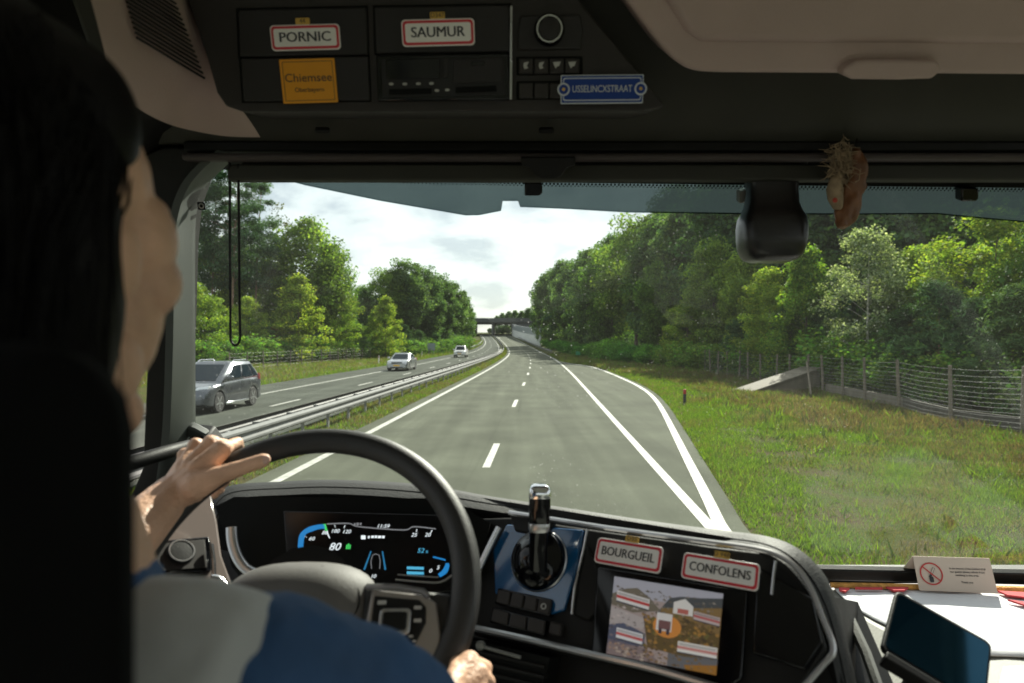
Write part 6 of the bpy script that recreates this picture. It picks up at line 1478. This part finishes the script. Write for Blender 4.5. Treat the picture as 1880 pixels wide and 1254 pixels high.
for f_, r0 in zip(fing, (0.0098, 0.0100, 0.0095, 0.0085)):
    for i in range(3): cap.append((f_[i], f_[i + 1], r0 * (1.10, 0.98, 0.90)[i], r0 * (0.98, 0.90, 0.78)[i]))
th = [P(358, 893, 1.005), P(404, 872, 1.012), P(446, 858, 1.022), P(484, 845, 1.030)]
for i in range(3): cap.append((th[i], th[i + 1], (0.0225, 0.0142, 0.0122)[i], (0.0145, 0.0124, 0.0112)[i]))
for kpt in kn_: cap.append((kpt + Vector((-0.003, -0.004, 0.003)), kpt + Vector((-0.003, -0.003, 0.0035)), 0.0125, 0.0120))
for kpt, w0 in zip(kn_[:3], (P(336, 880, 1.0), P(326, 880, 1.005), P(318, 884, 1.01))): cap.append((w0.lerp(kpt, 0.25) + Vector((0, 0, 0.009)), kpt + Vector((-0.004, 0, 0.005)), 0.008, 0.009))
# right arm and hand
shr, elr = V(-0.185, 0.475, -0.265), V(-0.045, 0.66, -0.40)
wr1 = P(795, 1318, 0.795)
cap += [(shr, elr, 0.048, 0.042), (elr, wr1, 0.042, 0.028)]
kr = [P(862, 1216, 0.862), P(878, 1238, 0.852), P(876, 1264, 0.840), P(866, 1288, 0.83)]
for kpt, w0 in zip(kr, (P(812, 1296, 0.80), P(808, 1306, 0.80), P(803, 1316, 0.80), P(798, 1324, 0.80))): cap.append((w0, kpt, 0.0215, 0.0150))
fr3 = [[kr[0], P(892, 1226, 0.905), P(872, 1230, 0.93), P(848, 1242, 0.925)], [kr[1], P(897, 1252, 0.89), P(876, 1262, 0.915), P(850, 1270, 0.91)], [kr[2], P(892, 1280, 0.875), P(872, 1290, 0.90), P(846, 1296, 0.895)], [kr[3], P(880, 1304, 0.86), P(862, 1314, 0.88), P(840, 1318, 0.875)]]
for f_, r0 in zip(fr3, (0.0098, 0.0100, 0.0095, 0.0085)):
    for i in range(3): cap.append((f_[i], f_[i + 1], r0 * (1.15, 1.0, 0.9)[i], r0 * (1.0, 0.9, 0.8)[i]))
tr = [P(820, 1282, 0.795), P(838, 1240, 0.83), P(838, 1214, 0.865)]
cap += [(tr[0], tr[1], 0.019, 0.0125), (tr[1], tr[2], 0.0125, 0.009)]
cm_ = capsules(cap); body.add(cm_.v, cm_.f)
organic(body, 'body', M_skin, 0.0030, 4, pe)
# nails
M_nail = mat('nail', (0.62, 0.40, 0.33), 0.25, coat=0.4)
tdir = (th[3] - th[2]).normalized(); nd = (Vector((0, 0, H)) - th[3]).normalized(); nd = (nd - tdir * nd.dot(tdir)).normalized()
mb = MB(); ellipsoid(mb, th[3] + nd * 0.0076 + tdir * 0.002, (0.0085, 0.0066, 0.0028), Matrix((tdir, nd.cross(tdir), nd)).transposed()); adopt(pe, mb.build('thumb_nail', M_nail, smooth=True, angle=90))
# clothes
sl = capsules([(shr + Vector((-0.01, 0, 0.015)), shr.lerp(elr, 0.40) + Vector((0, 0, 0.012)), 0.072, 0.075), (shr.lerp(elr, 0.40) + Vector((0, 0, 0.012)), shr.lerp(elr, 0.66) + Vector((0, 0, 0.004)), 0.074, 0.062), (shl, shl.lerp(ell_, 0.55), 0.07, 0.066), (V(-0.25, 0.455, -0.246), V(-0.20, 0.456, -0.252), 0.076, 0.079)])
sl.add(*(lambda m: (m.v, m.f))(capsules([(V(-0.45, 0.455, -0.30), V(-0.22, 0.455, -0.30), 0.068, 0.068), (V(-0.34, 0.45, -0.22), V(-0.34, 0.45, -0.6), 0.11, 0.15), (V(-0.34, 0.45, -0.17), V(-0.34, 0.45, -0.20), 0.060, 0.07)])))
FOLDS = bpy.data.textures.new('cloth_folds', 'CLOUDS'); FOLDS.noise_scale = 0.07; FOLDS.noise_depth = 2
def folds(o, k):
    dm = o.modifiers.new('folds', 'DISPLACE'); dm.texture = FOLDS; dm.strength = k; dm.mid_level = 0.5; dm.texture_coords = 'GLOBAL'
folds(organic(sl, 'shirt', M_navy, 0.006, 6, pe), 0.022)
ve = capsules([(V(-0.44, 0.45, -0.236), V(-0.218, 0.452, -0.242), 0.082, 0.081), (V(-0.34, 0.445, -0.35), V(-0.34, 0.45, -0.75), 0.135, 0.16), (V(-0.255, 0.45, -0.30), V(-0.25, 0.45, -0.7), 0.105, 0.12), (V(-0.43, 0.45, -0.30), V(-0.43, 0.45, -0.7), 0.105, 0.12)])
folds(organic(ve, 'vest', M_vest, 0.006, 8, pe), 0.012)
# trousers
organic(capsules([(V(-0.34, 0.48, -0.80), V(-0.34, 0.52, -0.92), 0.17, 0.16), (V(-0.27, 0.5, -0.91), V(-0.25, 0.88, -0.91), 0.09, 0.078), (V(-0.41, 0.5, -0.91), V(-0.43, 0.88, -0.91), 0.09, 0.078), (V(-0.25, 0.88, -0.91), V(-0.25, 1.0, -1.36), 0.075, 0.06), (V(-0.43, 0.88, -0.91), V(-0.43, 1.0, -1.36), 0.075, 0.06)]), 'trousers', M_seat, 0.01, 4, pe)
# hair: cap plus long strands
hr = MB()
ellipsoid(hr, HC + Vector((-0.018, -0.032, 0.066)), (0.080, 0.090, 0.108))
ellipsoid(hr, HC + Vector((-0.02, -0.05, -0.02)), (0.080, 0.070, 0.12))
ellipsoid(hr, HC + Vector((-0.01, 0.0, 0.108)), (0.064, 0.072, 0.060))
ellipsoid(hr, HC + Vector((0.030, -0.040, -0.020)), (0.052, 0.056, 0.135))
ellipsoid(hr, HC + Vector((0.026, -0.015, 0.085)), (0.052, 0.058, 0.062))
c2 = capsules([(HC + Vector((-0.005, -0.06, 0.0)), V(-0.36, 0.385, -0.20), 0.066, 0.060), (HC + Vector((0.022, -0.045, 0.0)), V(-0.345, 0.385, -0.20), 0.036, 0.040), (HC + Vector((-0.07, -0.03, 0.0)), V(-0.43, 0.40, -0.2), 0.045, 0.04)])
hr.add(c2.v, c2.f)
hair = organic(hr, 'hair', M_hair, 0.006, 4, pe)
rh = np.random.default_rng(3); hs_ = MB()
for k in range(1100):
    a = rh.uniform(-2.9, -0.02); el_ = rh.uniform(0.0, 1.35)
    d = Vector((math.cos(a) * math.cos(el_), math.sin(a) * math.cos(el_), math.sin(el_)))
    p0 = HC + Vector((-0.018, -0.030, 0.064)) + Vector((d.x * 0.082, d.y * 0.096, d.z * 0.105)); p0 += d * rh.uniform(0, 0.006)
    fall = rh.uniform(0.10, 0.30); sw2 = rh.normal() * 0.010
    front = max(0.0, d.y)
    p1 = p0 + Vector((d.x * 0.014, d.y * 0.012 - front * 0.04, -fall * 0.4)); p2 = p1 + Vector((sw2 - 0.004, -0.014 - front * 0.03, -fall * 0.6))
    hs_.tube([p0 - d * 0.004, p0.lerp(p1, 0.5) + d * 0.008, p1, p2], [0.0008, 0.0010, 0.0009, 0.0003], 4)
for k in range(160):                                       # loose fine hairs over the temple
    a = rh.uniform(-0.25, 0.35); el_ = rh.uniform(0.0, 0.9)
    d = Vector((math.cos(a) * math.cos(el_), math.sin(a) * math.cos(el_), math.sin(el_)))
    p0 = HC + Vector((-0.016, -0.026, 0.058)) + Vector((d.x * 0.088, d.y * 0.098, d.z * 0.105))
    p1 = p0 + Vector((0.004 + rh.normal() * 0.003, -0.030 - abs(rh.normal()) * 0.012, -0.07)); p2 = p1 + Vector((rh.normal() * 0.006, -0.018, -0.09))
    hs_.tube([p0, p0.lerp(p1, 0.5) + d * 0.006, p1, p2], [0.0006, 0.0007, 0.0006, 0.0002], 4)
o = hs_.build('hair_strands', M_hair); o['kind'] = 'stuff'; adopt(pe, o)
